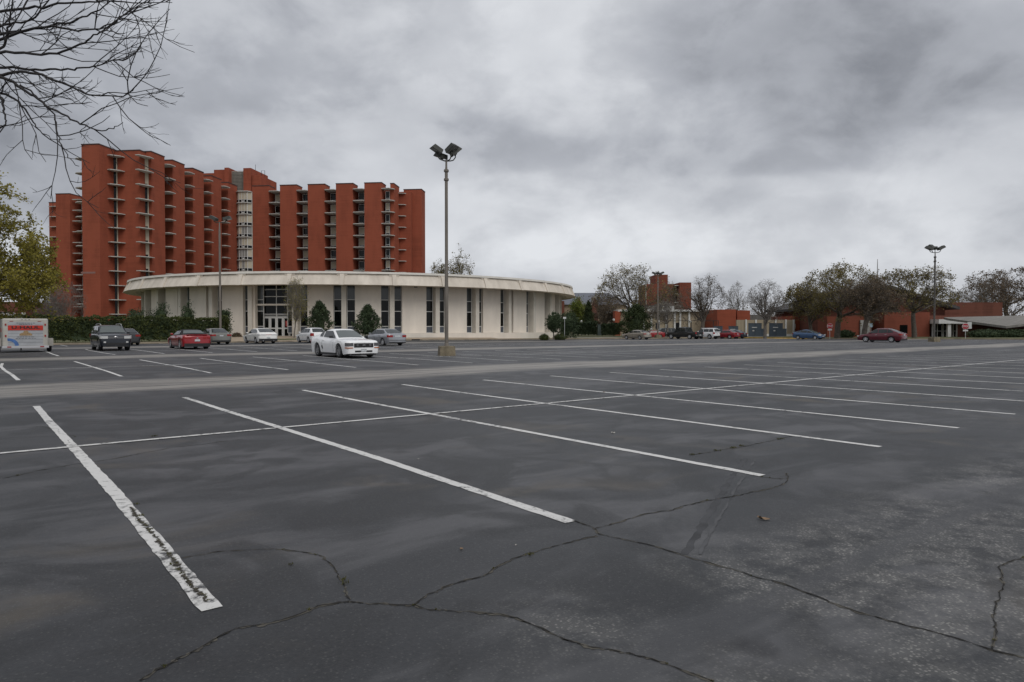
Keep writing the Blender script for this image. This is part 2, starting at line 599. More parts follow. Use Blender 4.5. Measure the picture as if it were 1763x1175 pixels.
def ribbon(pts, width, h, rng, jag=0.006, step=0.12, name='strip', m=None, parent=None, ends=True, wmul=None):
    """a thin sheet along a (u, v) polyline with slightly ragged edges"""
    P = []
    for (a, b) in zip(pts[:-1], pts[1:]):
        L = math.hypot(b[0] - a[0], b[1] - a[1]); k = max(1, int(L / step))
        P += [(a[0] + (b[0] - a[0]) * i / k, a[1] + (b[1] - a[1]) * i / k) for i in range(k)]
    P.append(pts[-1])
    V, Fq = [], []
    for i, p in enumerate(P):
        q0, q1 = P[max(0, i - 1)], P[min(len(P) - 1, i + 1)]
        tx, ty = q1[0] - q0[0], q1[1] - q0[1]
        L = math.hypot(tx, ty) or 1
        nx, ny = -ty / L, tx / L
        w = width / 2 * (wmul(i / max(1, len(P) - 1)) if wmul else 1)
        a = w + rng.uniform(-jag, jag); b = w + rng.uniform(-jag, jag)
        V.append(tuple(W3(p[0] + nx * a, p[1] + ny * a, h))); V.append(tuple(W3(p[0] - nx * b, p[1] - ny * b, h)))
        if i:
            Fq.append((2 * i - 2, 2 * i - 1, 2 * i + 1, 2 * i))
    me = np_mesh(name, V, Fq, m)
    return link(name, me, parent)


def build_lines():
    rng = random.Random(5)
    U0, DU = 1.03, 2.635
    rows = [(10.15, 3.82, 15.9, 1, 36), (30.15, 24.0, 36.1, -1, 39), (50.2, 43.7, 56.2, -3, 39)]
    for ri, (c, a, b, k0, k1) in enumerate(rows):
        for k in range(k0, k1):
            u = U0 + DU * (k - 1)
            if u > 100:
                continue
            j1, j2, j3 = (rng.gauss(0, 0.018 if (ri == 0 and k < 4) else 0.045) for _ in range(3))
            step = 0.1 if ri == 0 and k < 8 else 0.5
            ea, eb = rng.gauss(0, 0.05), rng.gauss(0, 0.05)
            if ri == 0 and k <= 6:
                j1, j2, j3 = ((-0.035, -0.05, -0.02), (-0.045, -0.04, -0.02), (-0.01, -0.05, -0.02), (0.04, 0.0, 0.01), (0.02, -0.02, 0.02), (0.0, -0.03, 0.01))[k - 1]
                ea, eb = 0.0, (0.0, 0.02, 0.1, 0.05, 0.0, 0.03)[k - 1]
            pts = [(u + j1, a + ea), (u + j2 + 0.04, (a + c) / 2), (u + j3, c), (u + j3 - 0.02, (b + c) / 2), (u + j1, b + eb)]
            ribbon(pts, 0.112 if ri == 0 else 0.105, 0.004, rng, 0.0055, step, 'parking_line', M['paint'], LOT)
        ribbon([(U0 - (9 if ri == 0 else 14), c), (30, c + 0.03), (98, c)], 0.10, 0.008, rng, 0.006, 0.25, 'row_line', M['paint'], LOT)
    for k in range(-2, 40):
        u = U0 + DU * (k - 1)
        if u > 104:
            continue
        ribbon([(u, 66.4), (u, 72.1)], 0.10, 0.004, rng, 0.006, 0.5, 'parking_line', M['paint'], LOT)


build_lines()


def px_uv(px, py, h=1.5):
    d = F * h / (py - 565.0)
    return to_uv((px - 881.5) / F * d, d)


CRACKS = [
    ([(235, 1178), (300, 1140), (345, 1118), (400, 1088), (450, 1080), (515, 1062), (545, 1048), (600, 1040)], 0.022),
    ([(600, 1040), (625, 1043), (670, 1045), (712, 1046), (735, 1054), (790, 1058), (860, 1062), (890, 1069), (960, 1100), (1010, 1118), (1060, 1126), (1110, 1137), (1165, 1155), (1230, 1180)], 0.018),
    ([(600, 1036), (590, 1008), (575, 985), (556, 962), (530, 955), (470, 948), (400, 951), (318, 962), (300, 966)], 0.014),
    ([(712, 1045), (735, 1027), (785, 1008), (830, 996), (862, 975), (900, 960), (940, 947), (985, 936), (1028, 925)], 0.016),
    ([(985, 898), (1010, 906), (1026, 913), (1031, 922), (1075, 931), (1120, 941), (1175, 958), (1250, 980), (1330, 1003), (1400, 1027), (1480, 1058), (1560, 1080), (1650, 1103), (1740, 1131), (1800, 1142)], 0.017),
    ([(1026, 912), (1060, 903), (1100, 890), (1160, 880), (1200, 868), (1240, 860), (1290, 851), (1330, 842), (1352, 834), (1359, 824), (1356, 816)], 0.018),
    ([(1310, 822), (1345, 826), (1358, 826)], 0.013),
    ([(1715, 1124), (1722, 1100), (1716, 1070), (1722, 1045), (1730, 1020), (1728, 1000), (1724, 980), (1745, 970), (1790, 950)], 0.012),
    ([(0, 826), (60, 812), (130, 800), (200, 790), (250, 780), (300, 771), (420, 757)], 0.014),
    ([(1190, 785), (1240, 776), (1280, 770), (1330, 760), (1365, 752)], 0.015),
    ([(130, 770), (100, 740), (60, 735), (0, 742)], 0.010),
]


def build_cracks():
    rng = random.Random(11)
    tufts = []
    for pts, w in CRACKS:
        P = [px_uv(*p) for p in pts]
        # fractal wander
        for amp in (0.035, 0.045, 0.050):
            Q = [P[0]]
            for a, b in zip(P[:-1], P[1:]):
                L = math.hypot(b[0] - a[0], b[1] - a[1])
                if L > 0.03:
                    k = 2 if L < 0.5 else 3
                    for i in range(1, k):
                        t = i / k
                        e = amp * min(1.0, L)
                        Q.append((a[0] + (b[0] - a[0]) * t + rng.gauss(0, e), a[1] + (b[1] - a[1]) * t + rng.gauss(0, e)))
                Q.append(b)
            P = Q
        f1, f2 = rng.uniform(0, 9), rng.uniform(3, 7)
        ribbon(P, w * 1.2, 0.0022, rng, w * 0.6, 0.05, 'crumbled_edge', M['crack_edge'], LOT, wmul=lambda t: max(0.15, 0.55 + 0.6 * math.sin(f1 + t * 40) * math.sin(f1 * 2 + t * 17)))
        ribbon(P, w * 0.62, 0.0045, rng, w * 0.25, 0.03, 'crack', M['crack'], LOT, wmul=lambda t: max(0.12, 0.50 + 0.42 * math.sin(f2 + t * 31) * math.cos(f1 + t * 53) + 0.25 * math.sin(t * 97)))
        for p in P:
            if rng.random() < 0.035:
                tufts.append((p, rng.uniform(0.005, 0.016)))
    for (px, py, s) in [(590, 1008, 0.03), (588, 1002, 0.025), (912, 958, 0.03), (1235, 777, 0.05), (1262, 772, 0.055), (1278, 769, 0.05), (1345, 757, 0.06), (1192, 784, 0.05), (500, 975, 0.02),
                        (290, 975, 0.02), (300, 985, 0.02), (265, 752, 0.05), (255, 915, 0.03), (240, 890, 0.03), (233, 870, 0.025)]:
        tufts.append((px_uv(px, py), s))
    # the near stripe is split by a ragged crack filled with weeds
    P = [px_uv(*p) for p in [(222, 876), (232, 893), (245, 908), (262, 925), (280, 950), (300, 975), (316, 1000), (330, 1018), (345, 1030), (352, 1042)]]
    ribbon(P, 0.026, 0.009, rng, 0.016, 0.012, 'crack', M['crack_fill'], LOT, wmul=lambda t: 0.55 + 0.5 * math.sin(t * 37) * math.sin(t * 91))
    for a, b in zip(P[:-1], P[1:]):
        for i in range(3):
            t = i / 3
            tufts.append(((a[0] + (b[0] - a[0]) * t + rng.gauss(0, .006), a[1] + (b[1] - a[1]) * t + rng.gauss(0, .006)), rng.uniform(0.008, 0.02)))
    V, Fq = [], []
    for (p, s) in tufts:
        for i in range(int(6 + s * 350)):
            a = rng.uniform(0, 2 * PI); r = rng.uniform(0, s)
            c = W3(p[0] + r * math.cos(a), p[1] + r * math.sin(a), 0.003)
            h = rng.uniform(0.2, 0.6) * min(s, 0.025) * 0.8 + 0.003
            a2 = rng.uniform(0, 2 * PI); w = 0.0025 + 0.05 * s
            dx, dy = math.cos(a2) * w, math.sin(a2) * w
            lx, ly = rng.gauss(0, h * 0.7), rng.gauss(0, h * 0.7)
            o = len(V)
            V += [(c.x - dx, c.y - dy, c.z), (c.x + dx, c.y + dy, c.z), (c.x + lx + dx * .4, c.y + ly + dy * .4, c.z + h), (c.x + lx - dx * .4, c.y + ly - dy * .4, c.z + h)]
            Fq.append((o, o + 1, o + 2, o + 3))
    w = link('weeds', np_mesh('weeds', V, Fq, M['weed']))
    tag(w, 'tiny green weeds growing in the asphalt cracks', 'weeds', kind='stuff')
    # tyre scuffs: two dull tracks, thin smears on the asphalt
    sm = mat('scuff', (0.046, 0.047, 0.051), 0.8, 0.4, 5.0)
    sm2 = mat('scuff_pale', (0.068, 0.069, 0.073), 0.85, 0.3, 4.0)
    ribbon([px_uv(*p) for p in [(1180, 958), (1215, 900), (1250, 840), (1285, 790)]], 0.055, 0.0012, rng, 0.014, 0.08, 'tyre_mark', sm, LOT)
    ribbon([px_uv(*p) for p in [(1206, 958), (1236, 900), (1270, 840), (1302, 792)]], 0.022, 0.0030, rng, 0.01, 0.08, 'tyre_mark', sm2, LOT)
    # a crumpled dry leaf and a few scraps
    lm = mat('dry_leaf', (0.20, 0.13, 0.075), 0.8, 0.3, 40)
    def scrap(px, py, s, m_, label):
        u, v = px_uv(px, py)
        V, Fs = [], []
        for j in range(5):
            for i in range(4):
                V.append(((j / 4 - .5) * s * 2 + rng.gauss(0, s * .08), (i / 3 - .5) * s * (1.1 - abs(j / 4 - .5)) + rng.gauss(0, s * .08), 0.004 + abs(rng.gauss(0, s * .22))))
        for j in range(4):
            for i in range(3):
                Fs.append((j * 4 + i, (j + 1) * 4 + i, (j + 1) * 4 + i + 1, j * 4 + i + 1))
        o = link('fallen_leaf', np_mesh('fallen_leaf', V, Fs, m_))
        o.location = W3(u, v, 0.002); o.rotation_euler = (0, 0, rng.uniform(0, 6))
        tag(o, label, 'leaf', 'scraps lying on the asphalt')
    pale = mat('scrap_pale', (0.42, 0.40, 0.36), 0.8)
    scrap(1317, 897, 0.045, lm, 'dry brown crumpled leaf on the asphalt at the right of the tyre marks')
    scrap(794, 949, 0.018, lm, 'small orange-brown leaf above the crack in the near asphalt')
    scrap(888, 942, 0.010, pale, 'tiny pale scrap on the asphalt near the crack junction')
    scrap(1056, 747, 0.030, pale, 'pale scrap in the second empty stall from the cross line')
    scrap(720, 792, 0.014, pale, 'tiny pale scrap between the two nearest long stripes')
    scrap(1040, 676, 0.03, lm, 'small brown leaf near the far end of a stripe')


build_cracks()


def build_kerbs():
    rng = random.Random(3)
    k = MB()
    def kerb_strip(p0, p1, name, m, w=0.16, h=0.15):
        n = max(2, int(math.hypot(p1[0] - p0[0], p1[1] - p0[1]) / 3))
        b = MB()
        nx, ny = -(p1[1] - p0[1]), (p1[0] - p0[0])
        L = math.hypot(nx, ny); nx, ny = nx / L * w, ny / L * w
        V, Fq = [], []
        for i in range(n + 1):
            t = i / n
            u, v = p0[0] + (p1[0] - p0[0]) * t, p0[1] + (p1[1] - p0[1]) * t
            for (s, hh) in ((0, -0.02), (0.12, h - 0.01), (0.25, h), (1, h), (1, -0.05)):
                V.append(tuple(W3(u + nx * s, v + ny * s, hh)))
            if i:
                for q in range(4):
                    Fq.append(((i - 1) * 5 + q, i * 5 + q, i * 5 + q + 1, (i - 1) * 5 + q + 1))
        o = link(name, np_mesh(name, V, Fq, m))
        tag(o, kind='structure')
    kerb_strip((-110, V_KERB - 0.08), (U_KERB - 1.5, V_KERB - 0.08), 'kerb', M['kerb'])
    kerb_strip((U_KERB - 0.08, 57.0), (U_KERB - 0.08, -60), 'kerb', M['kerb'], w=-0.16)
    # rounded yellow-painted corner
    kerb_strip((U_KERB - 0.08, V_KERB - 1.5), (U_KERB - 0.08, 57.0), 'yellow_kerb', M['yellow'], w=-0.16)
    kerb_strip((U_KERB - 1.5, V_KERB - 0.08), (U_KERB - 0.08, V_KERB - 1.5), 'yellow_kerb', M['yellow'], w=0.16)

    def slab(name, poly, h, m, label):
        hs = h if isinstance(h, tuple) else (h,) * len(poly)
        V = [tuple(W3(u, v, q)) for (u, v), q in zip(poly, hs)]
        me = bpy.data.meshes.new(name); me.from_pydata(V, [], [tuple(range(len(V)))]); me.materials.append(m); me.update()
        o = link(name, me); tag(o, label, kind='structure')
    def strip(name, u0, u1, v0, v1, h, m, label, n=24, h1=None):
        V, Fq = [], []
        for i in range(n + 1):
            u = u0 + (u1 - u0) * i / n
            V += [tuple(W3(u, v0, h)), tuple(W3(u, v1, h1 if h1 else h))]
            if i:
                Fq.append((2 * i - 2, 2 * i, 2 * i + 1, 2 * i - 1))
        o = link(name, np_mesh(name, V, Fq, m)); tag(o, label, kind='structure')
    strip('sidewalk', 21.0, 56.0, V_KERB + 0.1, 75.6, 0.135, M['walk'], 'tan concrete sidewalk between the kerb and the round hall', h1=0.30)
    strip('sidewalk', -40, 21.0, V_KERB + 0.1, 73.9, 0.135, M['walk'], 'narrow tan sidewalk along the kerb in front of the hedge')
    slab('plaza', [(20.6, 75.6), (36, 75.6), (34, 88), (20.6, 92)], (0.295, 0.295, 0.52, 0.52), M['walk'], 'tan paved forecourt before the hall doors')
    slab('path', [(55, 72.7), (60, 72.7), (66, 82), (74, 92), (90, 104), (84, 110), (64, 92), (58, 80)], 0.139, M['walk'], 'tan footpath curving round the right side of the hall')
    strip('sidewalk', 78, 104, 75.2, 77.4, 0.137, M['walk'], 'tan sidewalk behind the parked cars')
    strip('service_road', 58, 116, 79.5, 84.5, 0.134, M['concrete'], 'pale service road in front of the tan building')
    strip('grass_patch', 26.2, 32.6, 73.6, 75.5, 0.205, M['lawn'], 'small strip of grass by the bare tree', h1=0.315)
    # path by the church lawn
    V = [tuple(W3(U_KERB + 3.2, v, 0.137)) for v in (60, -60)] + [tuple(W3(U_KERB + 4.8, v, 0.137)) for v in (-60, 60)]
    me = bpy.data.meshes.new('sidewalk'); me.from_pydata(V, [], [(0, 1, 2, 3)]); me.materials.append(M['walk']); me.update()
    tag(link('sidewalk', me), 'pale sidewalk across the lawn at the right', kind='structure')


build_kerbs()
# ================================================================== buildings
def brick_mat(name, col, var=0.12, soot=0.0):
    m, N, Lk, P = new_mat(name)
    tc = N.new('ShaderNodeTexCoord')
    mp = N.new('ShaderNodeMapping'); mp.inputs['Scale'].default_value = (1, 1, 0.3); Lk.new(tc.outputs['Object'], mp.inputs[0])
    n = N.new('ShaderNodeTexNoise'); n.inputs['Scale'].default_value = 0.5; n.inputs['Detail'].default_value = 6; n.inputs['Roughness'].default_value = 0.6
    Lk.new(mp.outputs[0], n.inputs[0])
    mp2 = N.new('ShaderNodeMapping'); mp2.inputs['Scale'].default_value = (0.15, 0.15, 3.2); Lk.new(tc.outputs['Object'], mp2.inputs[0])
    n2 = N.new('ShaderNodeTexNoise'); n2.inputs['Scale'].default_value = 1.0; n2.inputs['Detail'].default_value = 5
    Lk.new(mp2.outputs[0], n2.inputs[0])
    n3 = N.new('ShaderNodeTexNoise'); n3.inputs['Scale'].default_value = 9.0; n3.inputs['Detail'].default_value = 3
    Lk.new(tc.outputs['Object'], n3.inputs[0])
    a = N.new('ShaderNodeMath'); a.operation = 'MULTIPLY_ADD'; a.inputs[1].default_value = 0.5
    Lk.new(n2.outputs[0], a.inputs[0]); Lk.new(n.outputs[0], a.inputs[2])
    b = N.new('ShaderNodeMath'); b.operation = 'MULTIPLY_ADD'; b.inputs[1].default_value = 0.35
    Lk.new(n3.outputs[0], b.inputs[0]); Lk.new(a.outputs[0], b.inputs[2])
    r = N.new('ShaderNodeValToRGB')
    r.color_ramp.elements[0].position = 0.65; r.color_ramp.elements[1].position = 1.2
    r.color_ramp.elements[0].color = (*[c * (1 - var) for c in col], 1); r.color_ramp.elements[1].color = (*[c * (1 + var) for c in col], 1)
    Lk.new(b.outputs[0], r.inputs[0]); Lk.new(r.outputs[0], P.inputs['Base Color'])
    P.inputs['Roughness'].default_value = 0.9
    P.inputs['Specular IOR Level'].default_value = 0.25
    return m


M['brick'] = brick_mat('brick', (0.243, 0.064, 0.035), 0.18)
M['brick_far'] = brick_mat('brick_far', (0.175, 0.052, 0.032), 0.18)
M['brick_shaded'] = brick_mat('brick_shaded', (0.12, 0.046, 0.032), 0.25)  # darker brick copy; tree shade on the church is put into its colour
M['coping'] = mat('coping', (0.055, 0.025, 0.02), 0.7)
M['ledge'] = mat('ledge', (0.47, 0.455, 0.42), 0.8, 0.15, 1.0)
M['frame'] = mat('frame', (0.60, 0.60, 0.58), 0.5)
M['curtain'] = mat('curtain', (0.47, 0.42, 0.32), 0.5, 0.12, 5.0, stretch=(6, 6, 0.4), spec=0.4)
M['roof_dark'] = mat('roof_dark', (0.055, 0.052, 0.052), 0.9, 0.25, 1.0)
M['slate'] = mat('slate', (0.135, 0.145, 0.17), 0.75, 0.15, 0.8, stretch=(1, 1, 4))
M['tan_wall'] = mat('tan_wall', (0.33, 0.275, 0.195), 0.9, 0.12, 0.6, stretch=(4, 4, 0.3))
M['tan_brick'] = brick_mat('tan_brick', (0.30, 0.235, 0.165), 0.15)
M['roof_pale'] = mat('roof_pale', (0.30, 0.295, 0.28), 0.9, 0.25, 1.5)
M['shingle_pale'] = mat('shingle_pale', (0.205, 0.195, 0.178), 0.9, 0.30, 1.2, stretch=(0.6, 6, 1))
M['utility'] = mat('utility', (0.068, 0.090, 0.115), 0.55, 0.12, 1.0)
M['screen'] = None


def screen_block_mat():
    m, N, Lk, P = new_mat('screen_block')
    P.inputs['Base Color'].default_value = (0.33, 0.32, 0.28, 1); P.inputs['Roughness'].default_value = 0.9
    return m


M['screen'] = screen_block_mat()
FLOOR = 2.8
H_ROOF = 36.4
TOP_SLAB = 35.1


def build_dorm():
    rng = random.Random(21)
    D = thing('dormitory_tower', 'tall red brick dormitory tower with stacked white balcony ledges behind the round hall', 'building', (-66.5, 170.0, 0.0), R(-6.5))
    Z0 = -0.2

    def pier(s0, s1, t0, t1, h=H_ROOF):
        o = MB().b2(s0, s1, t0, t1, Z0, h).build('brick_pier', M['brick'], D)
        MB().b2(s0 - 0.06, s1 + 0.06, t0 - 0.06, t1 + 0.06, h + 0.002, h + 0.22).build('coping', M['coping'], o)
        return o

    def mass(name, s0, s1, t0, t1, h, m=None):
        return MB().b2(s0, s1, t0, t1, Z0, h).build(name, m or M['brick'], D)

    # recessed masses behind the piers
    mass('wall', -12.4, -3.6, -33.9, 9.0, H_ROOF - 0.9)            # front wing
    mass('wall', -3.5, 37.2, 2.4, 12.0, H_ROOF - 0.9)              # right wing
    mass('wall', -52.5, -12.5, 7.0, 18.0, H_ROOF - 0.9)            # left wing
    # front wing, south end
    pier(-11.2, -7.6, -40.5, -34.0)
    pier(-7.5, -2.3, -36.2, -31.0, 36.2)
    pier(-3.3, -1.2, -34.3, -30.0)
    for t in (-27.3, -20.0, -12.6, -5.3):
        pier(-3.6, -1.2, t, t + 4.25)
    # right wing fronts
    for s in (2.55, 9.7, 16.85, 24.0, 31.15):
        pier(s, s + 4.3, -0.6 - 0.012 * s, 2.5)
    pier(37.2, 38.1, 0.3, 5.0)
    pier(38.7, 43.3, 6.9, 10.6, 36.2)
    mass('wall', 36.8, 41.0, 5.1, 11.5, H_ROOF - 1.0)
    # left wing
    pier(-53.4, -49.4, 3.0, 9.0)
    pier(-63.9, -53.5, 13.0, 18.0, 36.2)
    mass('wall', -56, -50, 9.2, 17.5, H_ROOF - 1)
    for s in (-46.5, -39.3, -32.1, -24.9):
        pier(s, s + 4.3, 4.6, 7.2)
    # core penthouse
    mass('penthouse', -13.4, -9.4, 4.2, 14.0, 41.1)
    mass('penthouse', -9.5, -6.2, 2.9, 14.0, 41.6)
    mass('penthouse', -6.3, -5.2, 2.2, 12.0, 41.9)
    mass('penthouse', -1.6, 0.4, 2.8, 12.0, 41.8)
    mass('penthouse', 0.5, 2.8, 3.2, 12.0, 40.0)
    mass('wall', -5.1, -1.7, 4.4, 12.0, 41.2, M['roof_dark'])
    # pierced screen of the core: rows of hollow blocks
    sc = MB()
    w, h = 0.36, 0.36
    for i in range(11):
        for j in range(15):
            x0, z0 = -5.2 + i * w * 0.91, 36.0 + j * h
            for (a, b, c, d) in ((0, w * .91, 0, 0.07), (0, 0.07, 0.07, h)):
                sc.b2(x0 + a, x0 + b, 3.75, 4.05, z0 + c, z0 + d)
    sc.build('pierced_screen', M['screen'], D)
    MB().tube([(0.0, 6, 41.8), (0.0, 6, 43.4)], 0.05, 6).build('roof_mast', M['black'], D)
    pipe = MB()
    pipe.tube([(1.6, 6, 40.0), (1.6, 6, 41.8), (2.5, 6, 41.8), (2.5, 6, 40.0)], 0.06, 6)
    pipe.build('roof_rail', M['black'], D)

    # windows: mesh variants shared between copies
    def window_meshes(w, hgt=2.35):
        res = []
        for kind in range(4):
            b = MB()
            # panels: (x0, x1, z0, z1, material)
            lowz, mid = 0.0, 0.66
            n = 2 if w > 1.6 else 1
            for i in range(n):
                a, c = w * (0.64 * i if n == 2 else 0), w * (0.64 if (n == 2 and i == 0) else 1)
                curtain = (kind == 0) or (kind == 1 and i == 0) or (kind == 3 and i == 1)
                b.b2(a + .03, c - .03, 0.0, 0.06, mid, hgt, 1 if curtain else 0)
                b.b2(a + .03, c - .03, 0.0, 0.06, lowz, mid, 0)
                if i == 0:
                    b.b2(a + w * 0.2, a + w * 0.44, -0.05, 0.02, 0.08, 0.34, 2)
            fr = MB()
            for i in range(n + 1):
                x = (0, w * .64, w)[i] if n == 2 else (0, w)[i]
                fr.b2(x - .05, x + .05, -0.06, 0.10, 0, hgt)
            fr.b2(0, w, -0.055, 0.095, mid - .05, mid + .05).b2(0, w, -0.054, 0.094, hgt - .10, hgt + .02)
            res.append((b.mesh('window', [M['glass_dark'], M['curtain'], M['frame']]), fr.mesh('frame', M['frame'])))
        return res

    wide = window_meshes(2.15)
    narrow = window_meshes(0.95)
    def strip_window(m_up, wd=0.62):
        b = MB().b2(0, wd * .72, 0, .05, 0.55, 2.68, 1).b2(0, wd * .72, 0, .05, 0.0, 0.55, 0)
        f = MB().b2(wd * .72, wd, -.05, .08, 0.0, 2.69)
        return (b.mesh('window', [M['glass_dark'], m_up]), f.mesh('frame', M['curtain']))
    slimA = [strip_window(M['glass_dark'])]
    slimB = [strip_window(M['curtain']), strip_window(M['glass_dark'])]

    def put_window(meshes, s, t, z, rz=0.0, k=None):
        k = rng.choice((0, 0, 1, 2, 2, 3)) if k is None else k
        o = link('window', meshes[k][0], D); o.location = (s, t, z); o.rotation_euler = (0, 0, rz)
        f = link('window_frame', meshes[k][1], o)

    def ledge_mesh(poly, th=0.14):
        return MB().prism(poly, -th, 0).mesh('balcony_ledge', M['ledge'])

    def put_ledge(me, z):
        o = link('balcony_ledge', me, D); o.location = (0, 0, z)

    NF = 13
    # right wing bays between the fronts (lower floors are hidden by the hall)
    for s in (6.85, 14.0, 21.15, 28.3):
        t = -0.6 - 0.012 * s
        me = ledge_mesh([(s, t - 0.25), (s + 0.35, t - 0.75), (s + 2.5, t - 0.75), (s + 2.85, t - 0.25), (s + 2.85, 2.4), (s, 2.4)])
        for k in range(10):
            put_ledge(me, TOP_SLAB - FLOOR * k)
            if k:
                put_window(wide, s + 0.62, 1.55, TOP_SLAB - FLOOR * k + 0.02)
    # strip L-M and M-N
    me = ledge_mesh([(35.45, -1.3), (37.4, -1.7), (38.4, -0.4), (38.4, 0.25), (37.2, 1.0), (35.45, 1.0)])
    me2 = ledge_mesh([(38.1, 4.2), (39.4, 4.4), (40.4, 6.0), (40.4, 6.85), (38.1, 6.85)])
    for k in range(10):
        put_ledge(me, TOP_SLAB - FLOOR * k); put_ledge(me2, TOP_SLAB - 0.1 - FLOOR * k)
        if k:
            put_window(narrow, 36.0, 0.6, TOP_SLAB - FLOOR * k + 0.02, 0.0)
            put_window(narrow, 38.15, 5.9, TOP_SLAB - 0.1 - FLOOR * k + 0.02, R(12))
    # front wing side bays
    for t in (-30.0, -23.05, -15.75, -8.35):
        me = ledge_mesh([(-0.7, t + 0.1), (-0.25, t + 0.5), (-0.25, t + 2.3), (-0.9, t + 2.7), (-3.5, t + 2.7), (-3.5, t + 0.05)])
        for k in range(12):
            put_ledge(me, TOP_SLAB - FLOOR * k)
            if k:
                put_window(wide, -3.35, t + 0.3, TOP_SLAB - FLOOR * k + 0.02, R(90))
    # south end corners
    meA = ledge_mesh([(-7.58, -38.3), (-6.9, -38.5), (-5.6, -37.3), (-5.4, -36.25), (-7.58, -36.25)])
    meB = ledge_mesh([(-2.28, -37.6), (-1.5, -37.8), (-0.5, -35.6), (-0.6, -34.35), (-2.28, -34.35)])
    meW = ledge_mesh([(-11.22, -40.1), (-12.6, -40.1), (-13.5, -39.4), (-13.5, -37.9), (-11.22, -37.6)])
    for k in range(13):
        z = TOP_SLAB - FLOOR * k
        put_ledge(meA, z - 0.05); put_ledge(meB, z); put_ledge(meW, z - 0.9)
        if k:
            put_window(slimA, -7.56, -36.55, z - 0.03, R(28), 0)
            put_window(slimB, -2.28, -34.70, z + 0.02, R(28), rng.choice((0, 1, 0, 0)))
    # left wing bays
    for s in (-49.2, -42.0, -34.8, -27.6):
        me = ledge_mesh([(s + 0.2, 3.3), (s + 2.5, 3.3), (s + 2.5, 7.0), (s + 0.2, 7.0)])
        for k in range(13):
            put_ledge(me, TOP_SLAB - FLOOR * k)
            if k:
                put_window(wide, s + 0.3, 6.6, TOP_SLAB - FLOOR * k + 0.02)
    me = ledge_mesh([(-63.2, 11.9), (-60.0, 11.9), (-60.0, 12.95), (-63.2, 12.95)])
    for k in range(13):
        put_ledge(me, TOP_SLAB - FLOOR * k)
    # corner bay of the core: a faceted glazed column
    P = [(-1.25, -1.05), (-0.35, -1.75), (1.75, -1.75), (2.5, -0.9)]
    bayw = MB().prism(P + [(2.5, 3.5), (-1.25, 3.5)], Z0, 35.0)
    bayw.build('bay_wall', M['curtain'], D)
    def off(d):
        return [(-1.25 - d * .1, -1.05 - d), (-0.35 - d * .4, -1.75 - d), (1.75 + d * .4, -1.75 - d), (2.5 + d * .1, -0.9 - d), (2.5, 3.4), (-1.25, 3.4)]
    me = ledge_mesh(off(0.45), 0.20)
    for k in range(11):
        z = TOP_SLAB - FLOOR * k
        put_ledge(me, z)
        if k:
            g, fr = MB(), MB()
            for (a, b, n) in ((P[0], P[1], 1), (P[1], P[2], 3), (P[2], P[3], 1)):
                rz = math.atan2(b[1] - a[1], b[0] - a[0]); L = math.hypot(b[0] - a[0], b[1] - a[1])
                nx, ny = math.sin(rz), -math.cos(rz)
                for i in range(n):
                    c = L * (i + .5) / n
                    wd = L / n - 0.10
                    cx, cy = a[0] + math.cos(rz) * c, a[1] + math.sin(rz) * c
                    mtl = 1 if (k < 4 or rng.random() < 0.45) else 2
                    g.box((cx + nx * .03, cy + ny * .03, z + 0.38), (wd, 0.06, 0.62), 0, rz)
                    g.box((cx + nx * .03, cy + ny * .03, z + 1.60), (wd, 0.06, 1.70), mtl, rz)
                    if i == 1:
                        g.box((cx + nx * .05, cy + ny * .05, z + 0.30), (wd * .6, 0.10, 0.35), 3, rz)
                for i in range(n + 1):
                    c = L * i / n
                    cx, cy = a[0] + math.cos(rz) * c, a[1] + math.sin(rz) * c
                    fr.box((cx + nx * .04, cy + ny * .04, z + 1.27), (0.09, 0.14, 2.5), 0, rz)
                cx, cy = (a[0] + b[0]) / 2, (a[1] + b[1]) / 2
                fr.box((cx + nx * .042, cy + ny * .042, z + 0.72), (L, 0.13, 0.08), 0, rz)
            o = g.build('window', [M['glass_dark'], M['curtain'], mat('blind', (0.25, 0.245, 0.23), 0.5) if k == 1 else bpy.data.materials['blind'], M['frame']], D)
            fr.build('window_frame', M['frame'], o)
    # lettering band on the left pier, too faded to read, and a low entrance canopy at the foot
    MB().b2(-11.6, -8.6, -40.53, -40.50, 11.9, 12.25).build('faded_band', mat('faded', (0.24, 0.13, 0.11), 0.9), D)
    MB().b2(-8.4, -4.6, -40.2, -36.4, 2.4, 2.65).build('entrance_canopy', M['ledge'], D)
    MB().b2(-7.2, -5.2, -36.4, -36.22, 0, 2.38).build('entrance_door', M['glass_dark'], D)
    # low link building with dark openings by the left wing
    MB().b2(-28, -12.0, 1.0, 6.5, Z0, 4.4).build('link_wall', M['roof_pale'], D)
    MB().b2(-28, -12.0, 0.7, 0.98, 0.2, 3.2).build('link_opening', M['glass_dark'], D)
    return D


build_dorm()


